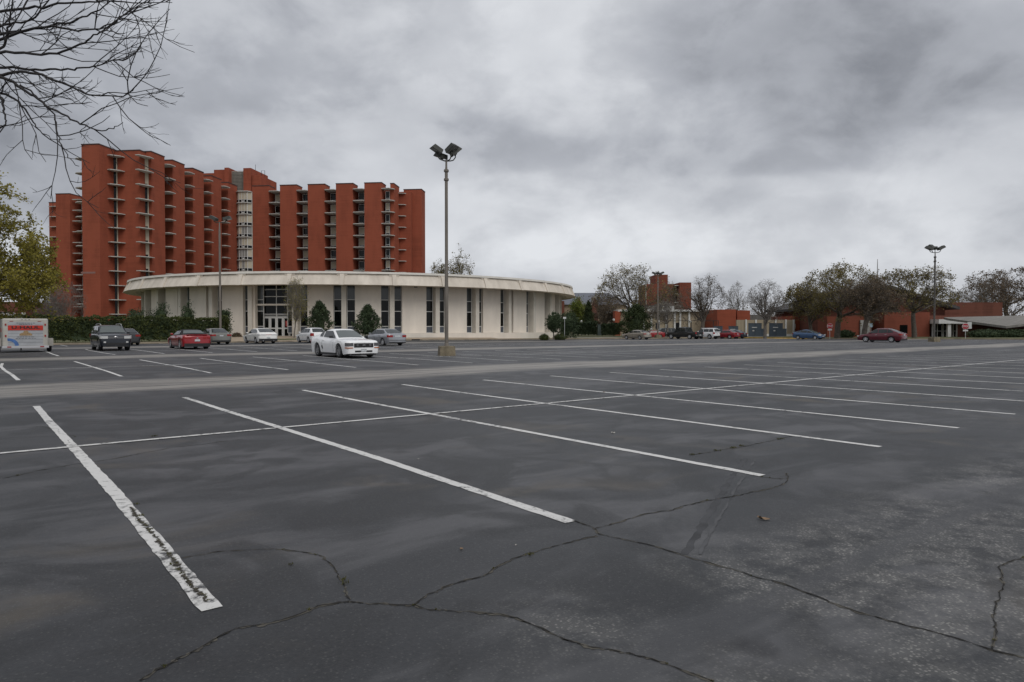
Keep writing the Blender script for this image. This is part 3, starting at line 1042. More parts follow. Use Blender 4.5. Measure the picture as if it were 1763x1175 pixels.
# ------------------------------------------------------------------ the round hall
def build_hall():
    rng = random.Random(8)
    CX, CY = -25.9, 120.2
    D = math.hypot(CX, CY)
    A0 = math.atan2(-CY, -CX)          # direction from the centre to the camera
    Hl = thing('round_hall', 'low round white concrete hall with wide flat roof and tall window slots', 'building', (CX, CY, -0.05))
    RW, RR, RT = 34.0, 37.0, 36.2
    ZS, ZT = 6.85, 8.52

    def pt(r, phi, z):
        a = A0 + R(phi)
        return (r * math.cos(a), r * math.sin(a), z)

    def arc_panel(name, phi0, phi1, r0, r1, z0, z1, m, parent, n=6, r1b=None, r0b=None):
        """curved slab between two radii; r1b = outer radius at the top"""
        b = MB()
        V, Fs = [], []
        r1b = r1 if r1b is None else r1b
        r0b = r0 if r0b is None else r0b
        for i in range(n + 1):
            p = phi0 + (phi1 - phi0) * i / n
            V += [pt(r0, p, z0), pt(r1, p, z0), pt(r1b, p, z1), pt(r0b, p, z1)]
            if i:
                q, o = 4 * (i - 1), 4 * i
                Fs += [(q + 1, o + 1, o + 2, q + 2), (q + 2, o + 2, o + 3, q + 3), (q, q + 1, q + 2, q + 3)[::-1] if i == 1 else (q + 3, o + 3, o, q), (q, o, o + 1, q + 1)]
        Fs += [(4 * n, 4 * n + 1, 4 * n + 2, 4 * n + 3), (3, 0, 4, 7)]
        b.add(V, Fs)
        return b.build(name, m, parent)

    def box_at(b, r, phi, z0, z1, wd, dp, m=0, tang=0.0):
        a = A0 + R(phi)
        cx, cy = r * math.cos(a) - math.sin(a) * tang, r * math.sin(a) + math.cos(a) * tang
        b.box((cx, cy, (z0 + z1) / 2), (dp, wd, z1 - z0), m, a)

    # inner core so that nothing shows through, roof, soffit
    core = MB(); core.lathe([(RW - 1.2, 0), (RW - 1.2, 7.6)], 72)
    core.build('core_wall', M['black'], Hl)
    rf = MB(); rf.lathe([(0.01, 8.62), (12, 8.58), (RT - 1.2, 8.36), (RT - 0.9, 8.40)], 96)
    roof = rf.build('roof', M['roof_pale'], Hl, smooth=30)
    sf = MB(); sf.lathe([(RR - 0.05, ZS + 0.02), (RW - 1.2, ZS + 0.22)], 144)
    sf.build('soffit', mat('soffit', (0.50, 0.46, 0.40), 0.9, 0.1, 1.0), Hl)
    arc_panel('plinth', -2.6, 62.0, RW - 1.25, RW + 1.15, 0.0, 0.86, M['precast'], Hl, 40)
    arc_panel('footing', -100.0, -2.7, RW - 1.25, RW + 0.06, 0.0, 0.40, M['precast'], Hl, 40)
    # low translucent skylights that look over the rim
    for (phi, r, L) in ((-9.5, 14.0, 6.0), (6.0, 13.0, 6.5)):
        a = A0 + R(phi)
        b = MB()
        n = 10
        V, Fs = [], []
        for i in range(n + 1):
            x = (i / n - .5) * L
            h = 0.55 * max(0.0, 1 - (2 * i / n - 1) ** 4)
            for yy, zz in ((-1.6, 0.0), (-1.2, h * .8), (0, h), (1.2, h * .8), (1.6, 0)):
                V.append((x, yy, zz))
            if i:
                for q in range(4):
                    Fs.append(((i - 1) * 5 + q, i * 5 + q, i * 5 + q + 1, (i - 1) * 5 + q + 1))
        b.add(V, Fs)
        o = b.build('skylight', mat('skylight', (0.62, 0.63, 0.63), 0.4, 0.35, 3.0) if r == 14.0 else bpy.data.materials['skylight'], roof)
        o.location = (24.5 * math.cos(a), 24.5 * math.sin(a), 8.42); o.rotation_euler = (0, 0, a + PI / 2)
    # fascia: one precast panel per bay, with a rib at each joint and a lip on top
    PH0 = -4.3
    fm = mat('fascia', (0.62, 0.56, 0.48), 0.85, 0.16, 0.8, bump=0.2, bscale=10, stretch=(1, 1, 0.25), tint=(0.50, 0.445, 0.375))
    fl = mat('fascia_lip', (0.66, 0.63, 0.57), 0.8, 0.10, 0.8)
    vis = range(-9, 10)
    for k in range(36):
        kk = k if k <= 18 else k - 36
        phi = PH0 + 10 * kk
        if abs(phi) > 112:
            continue
        arc_panel('fascia_panel', phi + 0.42, phi + 9.58, RR - 1.6, RR - 0.10, ZS, ZT - 0.28, fm, Hl, 8, RT + 0.02, RT - 1.2)
        arc_panel('fascia_rib', phi - 0.40, phi + 0.40, RR - 1.6, RR, ZS - 0.01, ZT - 0.27, fm, Hl, 1, RT + 0.20, RT - 1.2)
        arc_panel('fascia_lip', phi - 0.40, phi + 9.60, RT - 1.1, RT + 0.26, ZT - 0.265, ZT, fl, Hl, 8, RT + 0.22)
        # haunch that flares the rib into the lip
        arc_panel('fascia_rib', phi - 1.0, phi + 1.0, RT - 0.6, RT + 0.17, ZT - 0.55, ZT - 0.275, fm, Hl, 2, RT + 0.19)
    # wall bays
    HW = 1.45                                    # half angle of a window pair in degrees
    wm = MB(); fmr = MB()
    wd = 0.98
    # window slot mesh in local frame: x outward, y tangential
    zs = [0.90, 1.75, 3.70, 5.15, 7.00]
    for z in zs:
        fmr.b2(-0.05, 0.06, -wd / 2, wd / 2, z - 0.045, z + 0.045)
    for y in (-wd / 2, wd / 2):
        fmr.b2(-0.055, 0.065, y - 0.04, y + 0.04, zs[0], zs[-1])
    pane_mats = [mat('spandrel', (0.075, 0.085, 0.105), 0.3), M['glass_dark'], M['glass_dark'], mat('glass_reflect', (0.085, 0.095, 0.100), 0.15)]  # the top pane's lighter grey is a reflection painted into its colour
    pale = bpy.data.materials['glass_reflect']
    panes = [MB().b2(-0.02, 0.02, -wd / 2 + .04, wd / 2 - .04, zs[i] + .03, zs[i + 1] - .03).mesh('pane', pane_mats[i]) for i in range(4)]
    pane_mid_pale = MB().b2(-0.02, 0.02, -wd / 2 + .04, wd / 2 - .04, zs[2] + .03, zs[3] - .03).mesh('pane', mat('glass_blind', (0.045, 0.050, 0.052), 0.12))
    fme = fmr.mesh('window', M['frame'])
    ENTR = -2                                    # the bay of the entrance starts at pair -2
    colm = mat('column', (0.62, 0.575, 0.50), 0.85, 0.10, 0.8, bump=0.2, bscale=12)
    for k in range(-9, 11):
        phi = PH0 + 10 * k
        # column fin between the two windows of the pair
        b = MB(); box_at(b, RW - 0.05, phi, 0.87 if phi > -3 else 0.1, 7.0, 0.58, 1.25)
        b.build('column', colm, Hl)
        for s in (-1, 1):
            p = phi + s * 1.40
            a = A0 + R(p)
            o = link('window', fme, Hl)
            o.location = ((RW - 0.45) * math.cos(a), (RW - 0.45) * math.sin(a), 0); o.rotation_euler = (0, 0, a)
            for i, pm in enumerate(panes):
                link('pane', pane_mid_pale if (i == 2 and rng.random() < 0.3) else pm, o)
        if k != ENTR:
            arc_panel('wall_panel', phi + 2.28, phi + 7.72, RW - 1.0, RW, 0.87 if phi > -4 else 0.41, 7.02, M['precast'], Hl, 6)
            if rng.random() < 0.5:
                pass
    # entrance: glazed wall, canopy bar, four doors
    ph = PH0 + 10 * ENTR
    g, fr = MB(), MB()
    pane_m = M['glass_dark']
    E = thing_part = bpy.data.objects.new('entrance', None); COL.objects.link(E); E.parent = Hl
    a = A0 + R(ph + 5.0)
    E.location = ((RW - 0.75) * math.cos(a), (RW - 0.75) * math.sin(a), 0.0); E.rotation_euler = (0, 0, a)
    Wd = 4.9
    ys = [-2.45, -1.75, -0.28, 1.15, 2.45][::1]
    # local y grows to the viewer's right
    cols = [(-2.45, -1.80), (-1.80, 0.0), (0.0, 1.80), (1.80, 2.45)]
    rows = [(3.30, 4.42), (4.60, 5.55), (5.55, 6.45), (6.45, 7.05)]
    for (y0, y1) in cols:
        for (z0, z1) in rows:
            MB().b2(-0.03, 0.03, y0 + .05, y1 - .05, z0 + .05, z1 - .05).build('pane', pane_m, E)
    for y in (-2.45, -1.80, 0.0, 1.80, 2.45):
        fr.b2(-0.07, 0.08, y - .05, y + .05, 0.3, 7.05)
    for z in (3.05, 3.30, 4.45, 5.55, 6.45):
        fr.b2(-0.065, 0.075, -2.45, 2.45, z - .05, z + .05)
    fr.build('entrance_frame', M['frame'], E)
    MB().b2(-0.03, 0.55, -2.75, 2.75, 4.40, 4.62).build('canopy_bar', M['precast'], E)
    for y0, y1 in ((-2.45, -1.80), (1.80, 2.45)):
        MB().b2(-0.03, 0.03, y0 + .05, y1 - .05, 0.45, 1.35).build('pane', pane_m, E)
        MB().b2(-0.03, 0.03, y0 + .05, y1 - .05, 1.45, 3.0).build('pane', pane_m, E)
    for i in range(4):
        y0 = -1.75 + i * 0.885; y1 = y0 + 0.85
        f = MB()
        for yy in (y0, y1 - 0.16):
            f.b2(0.0, 0.09, yy, yy + 0.16, 0.35, 2.95)
        for z0, z1 in ((0.35, 0.55), (1.42, 1.58), (2.78, 2.95)):
            f.b2(0.003, 0.087, y0 + .16, y1 - .16, z0, z1)
        d = f.build('door', M['white_metal'], E)
        MB().b2(0.03, 0.05, y0 + .15, y1 - .15, 0.54, 2.8).build('door_glass', pane_m, d)
        if i == 3:
            MB().b2(0.055, 0.062, y0 + .30, y1 - .28, 1.75, 2.45, 0).build('poster', mat('poster', (0.45, 0.10, 0.09), 0.6, 0.5, 7.0), d)
    MB().b2(-0.1, 1.2, -2.9, 2.9, 0.0, 0.32).build('door_step', M['concrete'], E)
    # reveal walls beside the glazing
    for s in (-1, 1):
        MB().b2(-0.6, 0.9, s * 2.48 - 0.03 if s > 0 else -2.85, 2.85 if s > 0 else -2.45, 0.3, 7.03).build('reveal', M['precast'], E)
    # soffit lamp
    lb = MB(); box_at(lb, RW + 0.9, 10.6, ZS - 0.10, ZS + 0.12, 0.35, 0.35)
    lb.build('soffit_light', M['black'], Hl)
    return Hl


build_hall()


# ------------------------------------------------------------------ far buildings on the right
def at(px, d):
    return ray_px(px, d)


def zpx(py, d):
    return 1.5 + (565.0 - py) * d / F


def build_far():
    # gabled brick building with slate roof
    d = 235.0
    x0, x1 = at(960, d), at(1078, d)
    G = thing('gabled_brick_hall', 'distant brick hall with blue-grey slate roof and two pointed gables', 'building', ((x0 + x1) / 2, d, 0.0))
    hw = (x1 - x0) / 2
    ze, zr = zpx(524, d), zpx(503, d)
    MB().b2(-hw, hw, 0, 14, -0.5, ze).build('wall', M['tan_brick'], G)
    b = MB(); b.add([(-hw - .6, -1.0, ze - .2), (hw + .6, -1.0, ze - .2), (hw + .6, 15, ze - .2), (-hw - .6, 15, ze - .2), (-hw + 2.5, 7, zr), (hw - 5, 7, zr)],
                    [(0, 1, 5, 4), (1, 2, 5), (2, 3, 4, 5), (3, 0, 4), (3, 2, 1, 0)])
    roof = b.build('roof', M['slate'], G)
    for px in (996, 1023):
        xx = at(px, d) - (x0 + x1) / 2
        w = 1.15
        zt = zpx(512, d)
        g = MB(); g.add([(xx - w, -1.3, 0), (xx + w, -1.3, 0), (xx + w, -1.3, ze - .3), (xx, -1.3, zt), (xx - w, -1.3, ze - .3),
                         (xx - w, 2, 0), (xx + w, 2, 0), (xx + w, 2, ze - .3), (xx, 2, zt), (xx - w, 2, ze - .3)],
                        [(0, 1, 2, 3, 4), (9, 8, 7, 6, 5), (1, 6, 7, 2), (4, 9, 5, 0), (3, 8, 9, 4), (2, 7, 8, 3)])
        o = g.build('gable', M['brick_shaded'], G)
        c = MB()
        for s in (-1, 1):
            c.tube([(xx + s * (w + .25), -1.4, ze - .7), (xx, -1.4, zt + .25)], 0.2, 4)
        c.build('gable_coping', M['concrete'], o)
    # brick end bay and windows
    MB().b2(-hw - .5, -hw + 2.2, -1.5, 12, -0.5, ze + 1.0).build('end_bay', M['brick_shaded'], G)
    for i in range(7):
        for j in range(2):
            xx = -hw + 3.4 + i * 3.0
            w = MB().b2(xx, xx + 1.1, -0.10, -0.03, 1.6 + j * 3.1, 3.6 + j * 3.1).build('window', M['glass_dark'], G)
            MB().b2(xx - .1, xx + 1.2, -0.16, -0.02, 1.4 + j * 3.1, 1.58 + j * 3.1).build('sill', M['concrete'], w)

    # far brick tower block
    d = 230.0
    T = thing('far_brick_block', 'distant red brick block with raised square tower behind bare trees', 'building', (at(1147, d), d, 0.0))
    ox = at(1147, d)
    def bx(name, p0, p1, ytop, y0=0.0, y1=14.0, m=None, zb=-0.5):
        return MB().b2(at(p0, d) - ox, at(p1, d) - ox, y0, y1, zb, zpx(ytop, d)).build(name, m or M['brick_far'], T)
    bx('wall', 1112, 1159, 489.5); bx('tower', 1129, 1150.5, 473, 1.0, 10); bx('wall', 1167, 1187, 487.5, -2.0, 12)
    bx('recess_wall', 1158.5, 1167.5, 491, 3.0, 12, M['curtain'])
    for i in range(6):
        z = zpx(492, d) - i * 2.8
        MB().b2(at(1159.5, d) - ox, at(1167, d) - ox, -1.2, 2.9, z - .2, z).build('balcony_ledge', M['ledge'], T)
        MB().b2(at(1160.5, d) - ox, at(1166, d) - ox, 2.85, 2.98, z - 2.6, z - 1.2).build('window', M['glass_dark'], T)
    MB().b2(at(1111, d) - ox, at(1112.2, d) - ox, -0.4, 0.4, 0, zpx(490, d)).build('white_strip', M['ledge'], T)

    # low tan building with white pilasters
    d = 150.0
    B = thing('tan_panel_building', 'long low tan building with thin white pilasters and pale flat roof behind parked cars', 'building', (at(1150, d), d, 0.0))
    ox = at(1150, d)
    xa, xb = at(1068, d) - ox, at(1233, d) - ox
    zt = zpx(537, d)
    MB().b2(xa, xb, 0, 20, -0.6, zt).build('wall', M['tan_wall'], B)
    MB().b2(xa - .6, xb + .2, -0.9, 20.5, zt + .004, zt + 0.45).build('roof_edge', M['white_metal'], B)
    b = MB(); b.b2(at(1107, d) - ox, at(1166, d) - ox, 3, 18, zt + .455, zpx(526.5, d)); b.build('roof_block', M['roof_pale'], B)
    for i, px in enumerate((1108, 1121, 1134, 1147, 1161, 1170.5, 1186, 1217)):
        xx = at(px, d) - ox
        MB().b2(xx - .18, xx + .18, -0.35, -0.02, -0.5, zt - .02).build('pilaster', M['white_metal'], B)
    for (p0, p1, y0, y1) in ((1160, 1170, 556, 574), (1087, 1096, 556, 572)):
        fr = MB().b2(at(p0, d) - ox, at(p1, d) - ox, -0.12, -0.03, zpx(y1, d), zpx(y0, d)).build('window', M['glass_dark'], B)
    # red brick fin wall at its left end
    b = MB(); b.add([(xa - 1.5, -2, -.5), (xa - .3, -2, -.5), (xa - .3, 1, -.5), (xa - 1.5, 1, -.5), (xa - 1.5, -2, zpx(536, d)), (xa - .3, -2, zpx(538, d)), (xa - .3, 1, zpx(538, d)), (xa - 1.5, 1, zpx(536, d))],
                    [(0, 1, 5, 4), (1, 2, 6, 5), (2, 3, 7, 6), (3, 0, 4, 7), (4, 5, 6, 7)])
    b.build('brick_fin', M['brick'], B)

    # brick blocks and screen wall
    d = 142.0
    C = thing('brick_service_building', 'red brick service building with grey chimney shaft and low tan screen wall', 'building', (at(1290, d), d, 0.0))
    ox = at(1290, d)
    def cx(name, p0, p1, yt, y0, y1, m, zb=-0.6):
        return MB().b2(at(p0, d) - ox, at(p1, d) - ox, y0, y1, zb, zpx(yt, d)).build(name, m, C)
    cx('wall', 1232, 1264, 533.5, -1, 9, M['brick']); cx('wall', 1271.5, 1294, 534.5, 1, 9, M['brick']); cx('chimney_shaft', 1264.2, 1271.3, 531, 2, 6, M['roof_pale'])
    cx('rear_wall', 1293, 1345, 541, 6, 14, mat('grey_wall', (0.13, 0.125, 0.115), 0.9, 0.2, 1.0))
    s0, s1 = at(1257, d) - ox, at(1355, d) - ox
    MB().b2(s0, s1, -4.0, -3.6, 0.3, zpx(551.5, d)).build('screen_wall', M['tan_wall'], C)
    MB().b2(s0, s1, -4.2, -3.55, -0.6, 0.29).build('screen_base', M['white_metal'], C)
    for px in (1272.5, 1289, 1305, 1322, 1339, 1352):
        xx = at(px, d) - ox
        MB().b2(xx - .14, xx + .14, -4.25, -4.01, 0.0, zpx(551, d)).build('pilaster', M['white_metal'], C)
    cx('wall', 1355.5, 1406, 545, -3, 9, M['brick'])
    cx('wall', 1405, 1460, 541, 2, 12, M['brick_shaded'])
    MB().b2(at(1354.5, d) - ox, at(1358.5, d) - ox, -3.2, -3.03, zpx(566, d), zpx(558, d)).build('notice_board', M['white_metal'], C)

    # grey-blue utility cabinets
    def cabinet(p0, p1, ytop, d, label, letters=True):
        w = at(p1, d) - at(p0, d)
        xx = (at(p1, d) + at(p0, d)) / 2
        zb = ground_h(xx, d)
        K = thing('utility_cabinet', label, 'cabinet', (xx, d, zb), R(-18), 'grey-blue utility cabinets by the kerb')
        h = zpx(ytop, d) - zb
        w *= 0.93
        MB().b2(-w / 2, w / 2, -0.9, 0.9, 0.12, h).build('housing', M['utility'], K)
        MB().b2(-w / 2 - .05, w / 2 + .05, -0.95, 0.95, h + .002, h + .08).build('lid', M['utility'], K)
        MB().b2(-w / 2 - .2, w / 2 + .2, -1.1, 1.1, -0.2, 0.118).build('pad', M['concrete'], K)
        MB().b2(-0.02, 0.02, -0.925, -0.902, 0.15, h - .05).build('door_gap', M['black'], K)
        MB().b2(-0.55, 0.35, -0.93, -0.903, h * .68, h * .74).build('warning_label', M['white_metal'], K)
        MB().b2(-0.45, -0.12, -0.93, -0.903, h * .42, h * .50).build('warning_label', M['white_metal'], K)
        MB().b2(w / 2 + .01, w / 2 + .65, -0.7, 0.7, 0.12, h * .62).build('side_unit', M['utility'], K)
    cabinet(1288, 1311, 557.5, 128, 'tall grey-blue utility cabinet left of the bare tree by the tan screen wall')
    cabinet(1324, 1347, 557.5, 128, 'tall grey-blue utility cabinet right of the bare tree, behind the blue hatchback')
    cabinet(1229, 1244, 562.5, 136, 'lower grey-blue cabinet behind the white sport utility')
    cabinet(1254, 1271, 562.5, 134, 'lower grey-blue cabinet behind the red parked sedan')

    # brick church-like building with a dark gable roof
    d = 128.0
    K = thing('gabled_church', 'brick church with dark low gable roof and thin spire behind the trees', 'building', (at(1521, d), d, 0.0))
    ox = at(1521, d)
    za, ze = zpx(497, d), zpx(531, d)
    xl, xr = at(1405, d) - ox, at(1640, d) - ox
    b = MB(); b.add([(xl + 1.5, 0, -.6), (xr - 1.5, 0, -.6), (xr - 1.5, 0, ze), (0, 0, za - .5), (xl + 1.5, 0, ze), (xl + 1.5, 24, -.6), (xr - 1.5, 24, -.6), (xr - 1.5, 24, ze), (0, 24, za - .5), (xl + 1.5, 24, ze)],
                    [(0, 1, 2, 3, 4), (9, 8, 7, 6, 5), (1, 6, 7, 2), (4, 9, 5, 0)])
    b.build('wall', M['brick_shaded'], K)
    b = MB()
    for (xa_, za_, xb_, zb_) in ((xl, ze - .3, 0, za), (0, za, xr, ze - .3)):
        o_ = len(b.v)
        b.add([(xa_, -2.0, za_), (xb_, -2.0, zb_), (xb_, 26, zb_), (xa_, 26, za_), (xa_, -2.0, za_ + .5), (xb_, -2.0, zb_ + .5), (xb_, 26, zb_ + .5), (xa_, 26, za_ + .5)],
              [(0, 1, 5, 4), (4, 5, 6, 7), (2, 3, 7, 6), (0, 3, 2, 1), (3, 0, 4, 7), (1, 2, 6, 5)])
    b.build('roof', M['roof_dark'], K)
    # dark recessed gable infill
    b = MB(); b.add([(xl + 9, -0.05, ze - 1.2), (0, -0.05, za - 1.4), (xr - 9, -0.05, ze - 1.2)], [(0, 2, 1)])
    b.build('gable_louvre', mat('louvre', (0.060, 0.052, 0.045), 0.9, 0.3, 2.0), K)
    MB().tube([(-0.2, 2, za), (-0.2, 2, za + 1.2), (-0.2, 2, zpx(445, d))], [0.22, 0.12, 0.05], 6).build('spire', mat('spire', (0.30, 0.29, 0.28), 0.5), K)
    # lower brick front, right wing, entrance
    MB().b2(at(1497, d) - ox, at(1572, d) - ox, -5, -0.1, -.6, zpx(539, d)).build('front_wall', M['brick_far'], K)
    MB().b2(at(1407, d) - ox, at(1480, d) - ox, -4, -0.1, -.6, zpx(546, d)).build('front_wall', M['brick_far'], K)
    MB().b2(at(1461, d) - ox, at(1477, d) - ox, -4.3, -4.02, -.3, zpx(552, d)).build('pale_panel', M['roof_pale'], K)
    MB().b2(at(1620, d) - ox, at(1745, d) - ox, 3, 16, -.6, zpx(520, d)).build('side_wing', M['brick_shaded'], K)
    MB().b2(at(1572.5, d) - ox, at(1660, d) - ox, -1.5, 2.8, -.6, zpx(544, d)).build('porch_wall', M['brick_shaded'], K)
    MB().b2(at(1523, d) - ox, at(1535, d) - ox, -5.12, -5.02, zpx(578, d), zpx(560, d)).build('doorway', M['glass_dark'], K)
    # glazed porch
    zf0, zf1 = zpx(558, d), zpx(551, d)
    px0, px1 = at(1573, d) - ox, at(1649, d) - ox
    MB().b2(px0, px1, -7.5, -1.52, zf0, zf1).build('porch_roof', M['white_metal'], K)
    for p in (1592, 1608, 1624, 1632, 1645):
        xx = at(p, d) - ox
        MB().b2(xx - .28, xx + .28, -7.2, -6.7, -.3, zf0 - .004).build('porch_column', M['white_metal'], K)
    MB().b2(at(1624, d) - ox + .3, at(1632, d) - ox - .3, -7.05, -6.9, -.3, zf0 - .004).build('white_panel', M['white_metal'], K)
    for p0, p1 in ((1576, 1591), (1593.5, 1607), (1610, 1623), (1634, 1644)):
        g = MB().b2(at(p0, d) - ox, at(p1, d) - ox, -5.2, -5.1, -.2, zf0 - .01).build('porch_window', M['glass_dark'], K)
        f = MB()
        for q in (0, .5, 1):
            xx = at(p0 + (p1 - p0) * q, d) - ox
            f.b2(xx - .05, xx + .05, -5.3, -5.0, -.2, zf0 - .012)
        f.b2(at(p0, d) - ox, at(p1, d) - ox, -5.28, -5.02, 0.9, 1.0)
        f.build('window_frame', M['frame'], g)

    # low pavilion with a sweeping pale roof
    d = 112.0
    Pv = thing('low_roofed_pavilion', 'low brick pavilion with wide sweeping pale shingle roof at the right edge', 'building', (at(1720, d), d, 0.0))
    ox = at(1720, d)
    xa, xm, xe = at(1651, d) - ox, at(1686, d) - ox, at(1830, d) - ox
    z1, z2 = zpx(546, d), zpx(562, d)
    # roof: high back ridge, drooping front fold
    b = MB()
    V = [(xa, 4, z1), (xe, 6, zpx(545, d)), (xm, -6, z2), (xe, -9, zpx(542, d)), (xa - 1, 1.5, z1 - .2)]
    V += [(x, y, z - .35) for x, y, z in V]
    b.add(V, [(0, 4, 2), (0, 2, 3, 1), (5, 7, 9), (5, 6, 8, 7), (4, 9, 7, 2), (2, 7, 8, 3), (3, 8, 6, 1), (1, 6, 5, 0), (0, 5, 9, 4)])
    b.build('roof', M['shingle_pale'], Pv)
    MB().b2(xa + 2.0, xe, 0.5, 3.5, -.6, z2 + .3).build('wall', M['brick_shaded'], Pv)
    MB().b2(at(1688, d) - ox, xe, -1.5, 0.45, -.6, zpx(566, d)).build('low_wall', M['brick_shaded'], Pv)
    MB().b2(at(1740, d) - ox, at(1763, d) - ox, -3.2, -2.7, -.4, zpx(560, d)).build('grey_panel', M['roof_pale'], Pv)

    # small white-roofed shelter and brick wall at far left
    d = 125.0
    S = thing('brick_annex', 'low brick annex with a small pale gable seen over the trailer', 'building', (at(20, d), d, 0.0))
    MB().b2(-16, 2.0, 0, 8, -.3, zpx(520, d)).build('wall', M['brick_shaded'], S)
    b = MB(); x0, x1 = at(8, d) - at(20, d), at(42, d) - at(20, d)
    zt, zb = zpx(538, d), zpx(549, d)
    b.add([(x0, -4, zb), (x1, -4, zb), ((x0 + x1) / 2, -4, zt), (x0, 0, zb), (x1, 0, zb), ((x0 + x1) / 2, 0, zt)], [(0, 1, 2), (5, 4, 3), (1, 4, 5, 2), (2, 5, 3, 0), (0, 3, 4, 1)])
    b.build('gable_roof', M['roof_pale'], S)
    MB().b2(x0 + .6, x1 - .6, -3.6, -0.02, -.3, zb - .003).build('gable_wall', M['brick_shaded'], S)


build_far()
# ================================================================== trees and plants
def tubes_np(P0, P1, R0, R1, n=3):
    """many tapered tubes at once -> verts, quads"""
    P0 = np.asarray(P0, float); P1 = np.asarray(P1, float)
    R0 = np.asarray(R0, float)[:, None]; R1 = np.asarray(R1, float)[:, None]
    t = P1 - P0
    t /= np.maximum(np.linalg.norm(t, axis=1, keepdims=True), 1e-9)
    ref = np.where(np.abs(t[:, 2:3]) > 0.9, np.array([[1.0, 0, 0]]), np.array([[0, 0, 1.0]]))
    a = np.cross(t, ref); a /= np.maximum(np.linalg.norm(a, axis=1, keepdims=True), 1e-9)
    b = np.cross(t, a)
    m = len(P0)
    V = np.zeros((m, 2 * n, 3))
    for k in range(n):
        q = 2 * PI * k / n
        d = a * math.cos(q) + b * math.sin(q)
        V[:, k] = P0 + d * R0
        V[:, n + k] = P1 + d * R1
    idx = np.arange(m)[:, None] * 2 * n
    Fq = np.concatenate([np.stack([idx[:, 0] + k, idx[:, 0] + (k + 1) % n, idx[:, 0] + n + (k + 1) % n, idx[:, 0] + n + k], 1) for k in range(n)])
    return V.reshape(-1, 3), Fq


def leaves_np(C, size, rng, flat=0.0, aspect=0.6):
    C = np.asarray(C, float); m = len(C)
    d = rng.normal(size=(m, 3)); d[:, 2] *= (1 - flat); d /= np.linalg.norm(d, axis=1, keepdims=True)
    e = rng.normal(size=(m, 3)); e -= d * (e * d).sum(1, keepdims=True); e /= np.linalg.norm(e, axis=1, keepdims=True)
    s = (size * rng.uniform(0.6, 1.4, m))[:, None]
    V = np.stack([C - d * s, C + e * s * aspect, C + d * s, C - e * s * aspect], 1)
    Fq = np.arange(m * 4).reshape(m, 4)
    return V.reshape(-1, 3), Fq


def grow(rng, H, spread, trunk_r, trunk_h, n=(7, 7, 6, 5), up=0.25, twig_r=0.012, limb_ang=(25, 65), droop=0.0, seg=(5, 5, 4, 3, 2)):
    """skeleton in local space: lists of segments [p0, p1, r0, r1, level]"""
    segs = []
    def branch(p, d, L, r0, r1, lev):
        k = seg[min(lev, len(seg) - 1)]
        pts = [(p.copy(), r0)]
        q = p.copy(); dd = d / np.linalg.norm(d)
        for i in range(k):
            wob = (0.05, 0.16, 0.20, 0.24, 0.26)[min(lev, 4)]
            dd = dd + rng.normal(size=3) * wob + np.array([0, 0, (up if lev < 3 else up * 0.7) - droop * lev]) * (0.25 if lev else 0)
            dd /= np.linalg.norm(dd)
            q2 = q + dd * L / k
            ra = r0 + (r1 - r0) * i / k; rb = r0 + (r1 - r0) * (i + 1) / k
            segs.append((q, q2, ra, rb, lev))
            q = q2; pts.append((q.copy(), rb))
        return pts, dd
    trunk, td = branch(np.zeros(3), np.array([rng.normal() * .04, rng.normal() * .04, 1.0]), trunk_h, trunk_r * 1.15, trunk_r * 0.85, 0)
    rad0 = trunk_r * 0.62
    def kids(base_pts, dirn, L, r, lev):
        if lev > len(n):
            return
        cnt = n[lev - 1]
        cnt = max(2, int(round(cnt * rng.uniform(0.8, 1.2))))
        for i in range(cnt):
            if lev == 1:
                j = len(base_pts) - 1 if i < cnt * 0.65 else int(rng.integers(max(1, len(base_pts) - 3), len(base_pts)))
                az = 2 * PI * (i / cnt) + rng.normal() * 0.3
                tilt = R(rng.uniform(*limb_ang)) if i else R(8)
                d = np.array([math.cos(az) * math.sin(tilt), math.sin(az) * math.sin(tilt), math.cos(tilt)])
                # crown reach depends on the tilt
                reach = 1.0 / math.sqrt((math.sin(tilt) / (spread * 0.95)) ** 2 + (math.cos(tilt) / (H - trunk_h)) ** 2)
                LL = reach * rng.uniform(0.62, 0.80)
            else:
                j = int(rng.integers(1, len(base_pts)))
                if i == 0:
                    j = len(base_pts) - 1
                bd = base_pts[j][0] - base_pts[j - 1][0]; bd /= np.linalg.norm(bd)
                pr = rng.normal(size=3); pr -= bd * pr.dot(bd); pr /= np.linalg.norm(pr)
                an = R(rng.uniform(22, 58)) * (0.5 if i == 0 else 1)
                d = bd * math.cos(an) + pr * math.sin(an)
                LL = L * rng.uniform(0.42, 0.66)
            rr = max(twig_r, base_pts[j][1] * rng.uniform(0.5, 0.72))
            re = max(twig_r * 0.7, rr * (0.35 if lev < len(n) else 0.5))
            pts, _ = branch(base_pts[j][0], d, LL, rr, re, lev)
            kids(pts, d, LL, rr, lev + 1)
    kids(trunk, td, trunk_h, rad0, 1)
    return segs


TREE_CACHE = {}


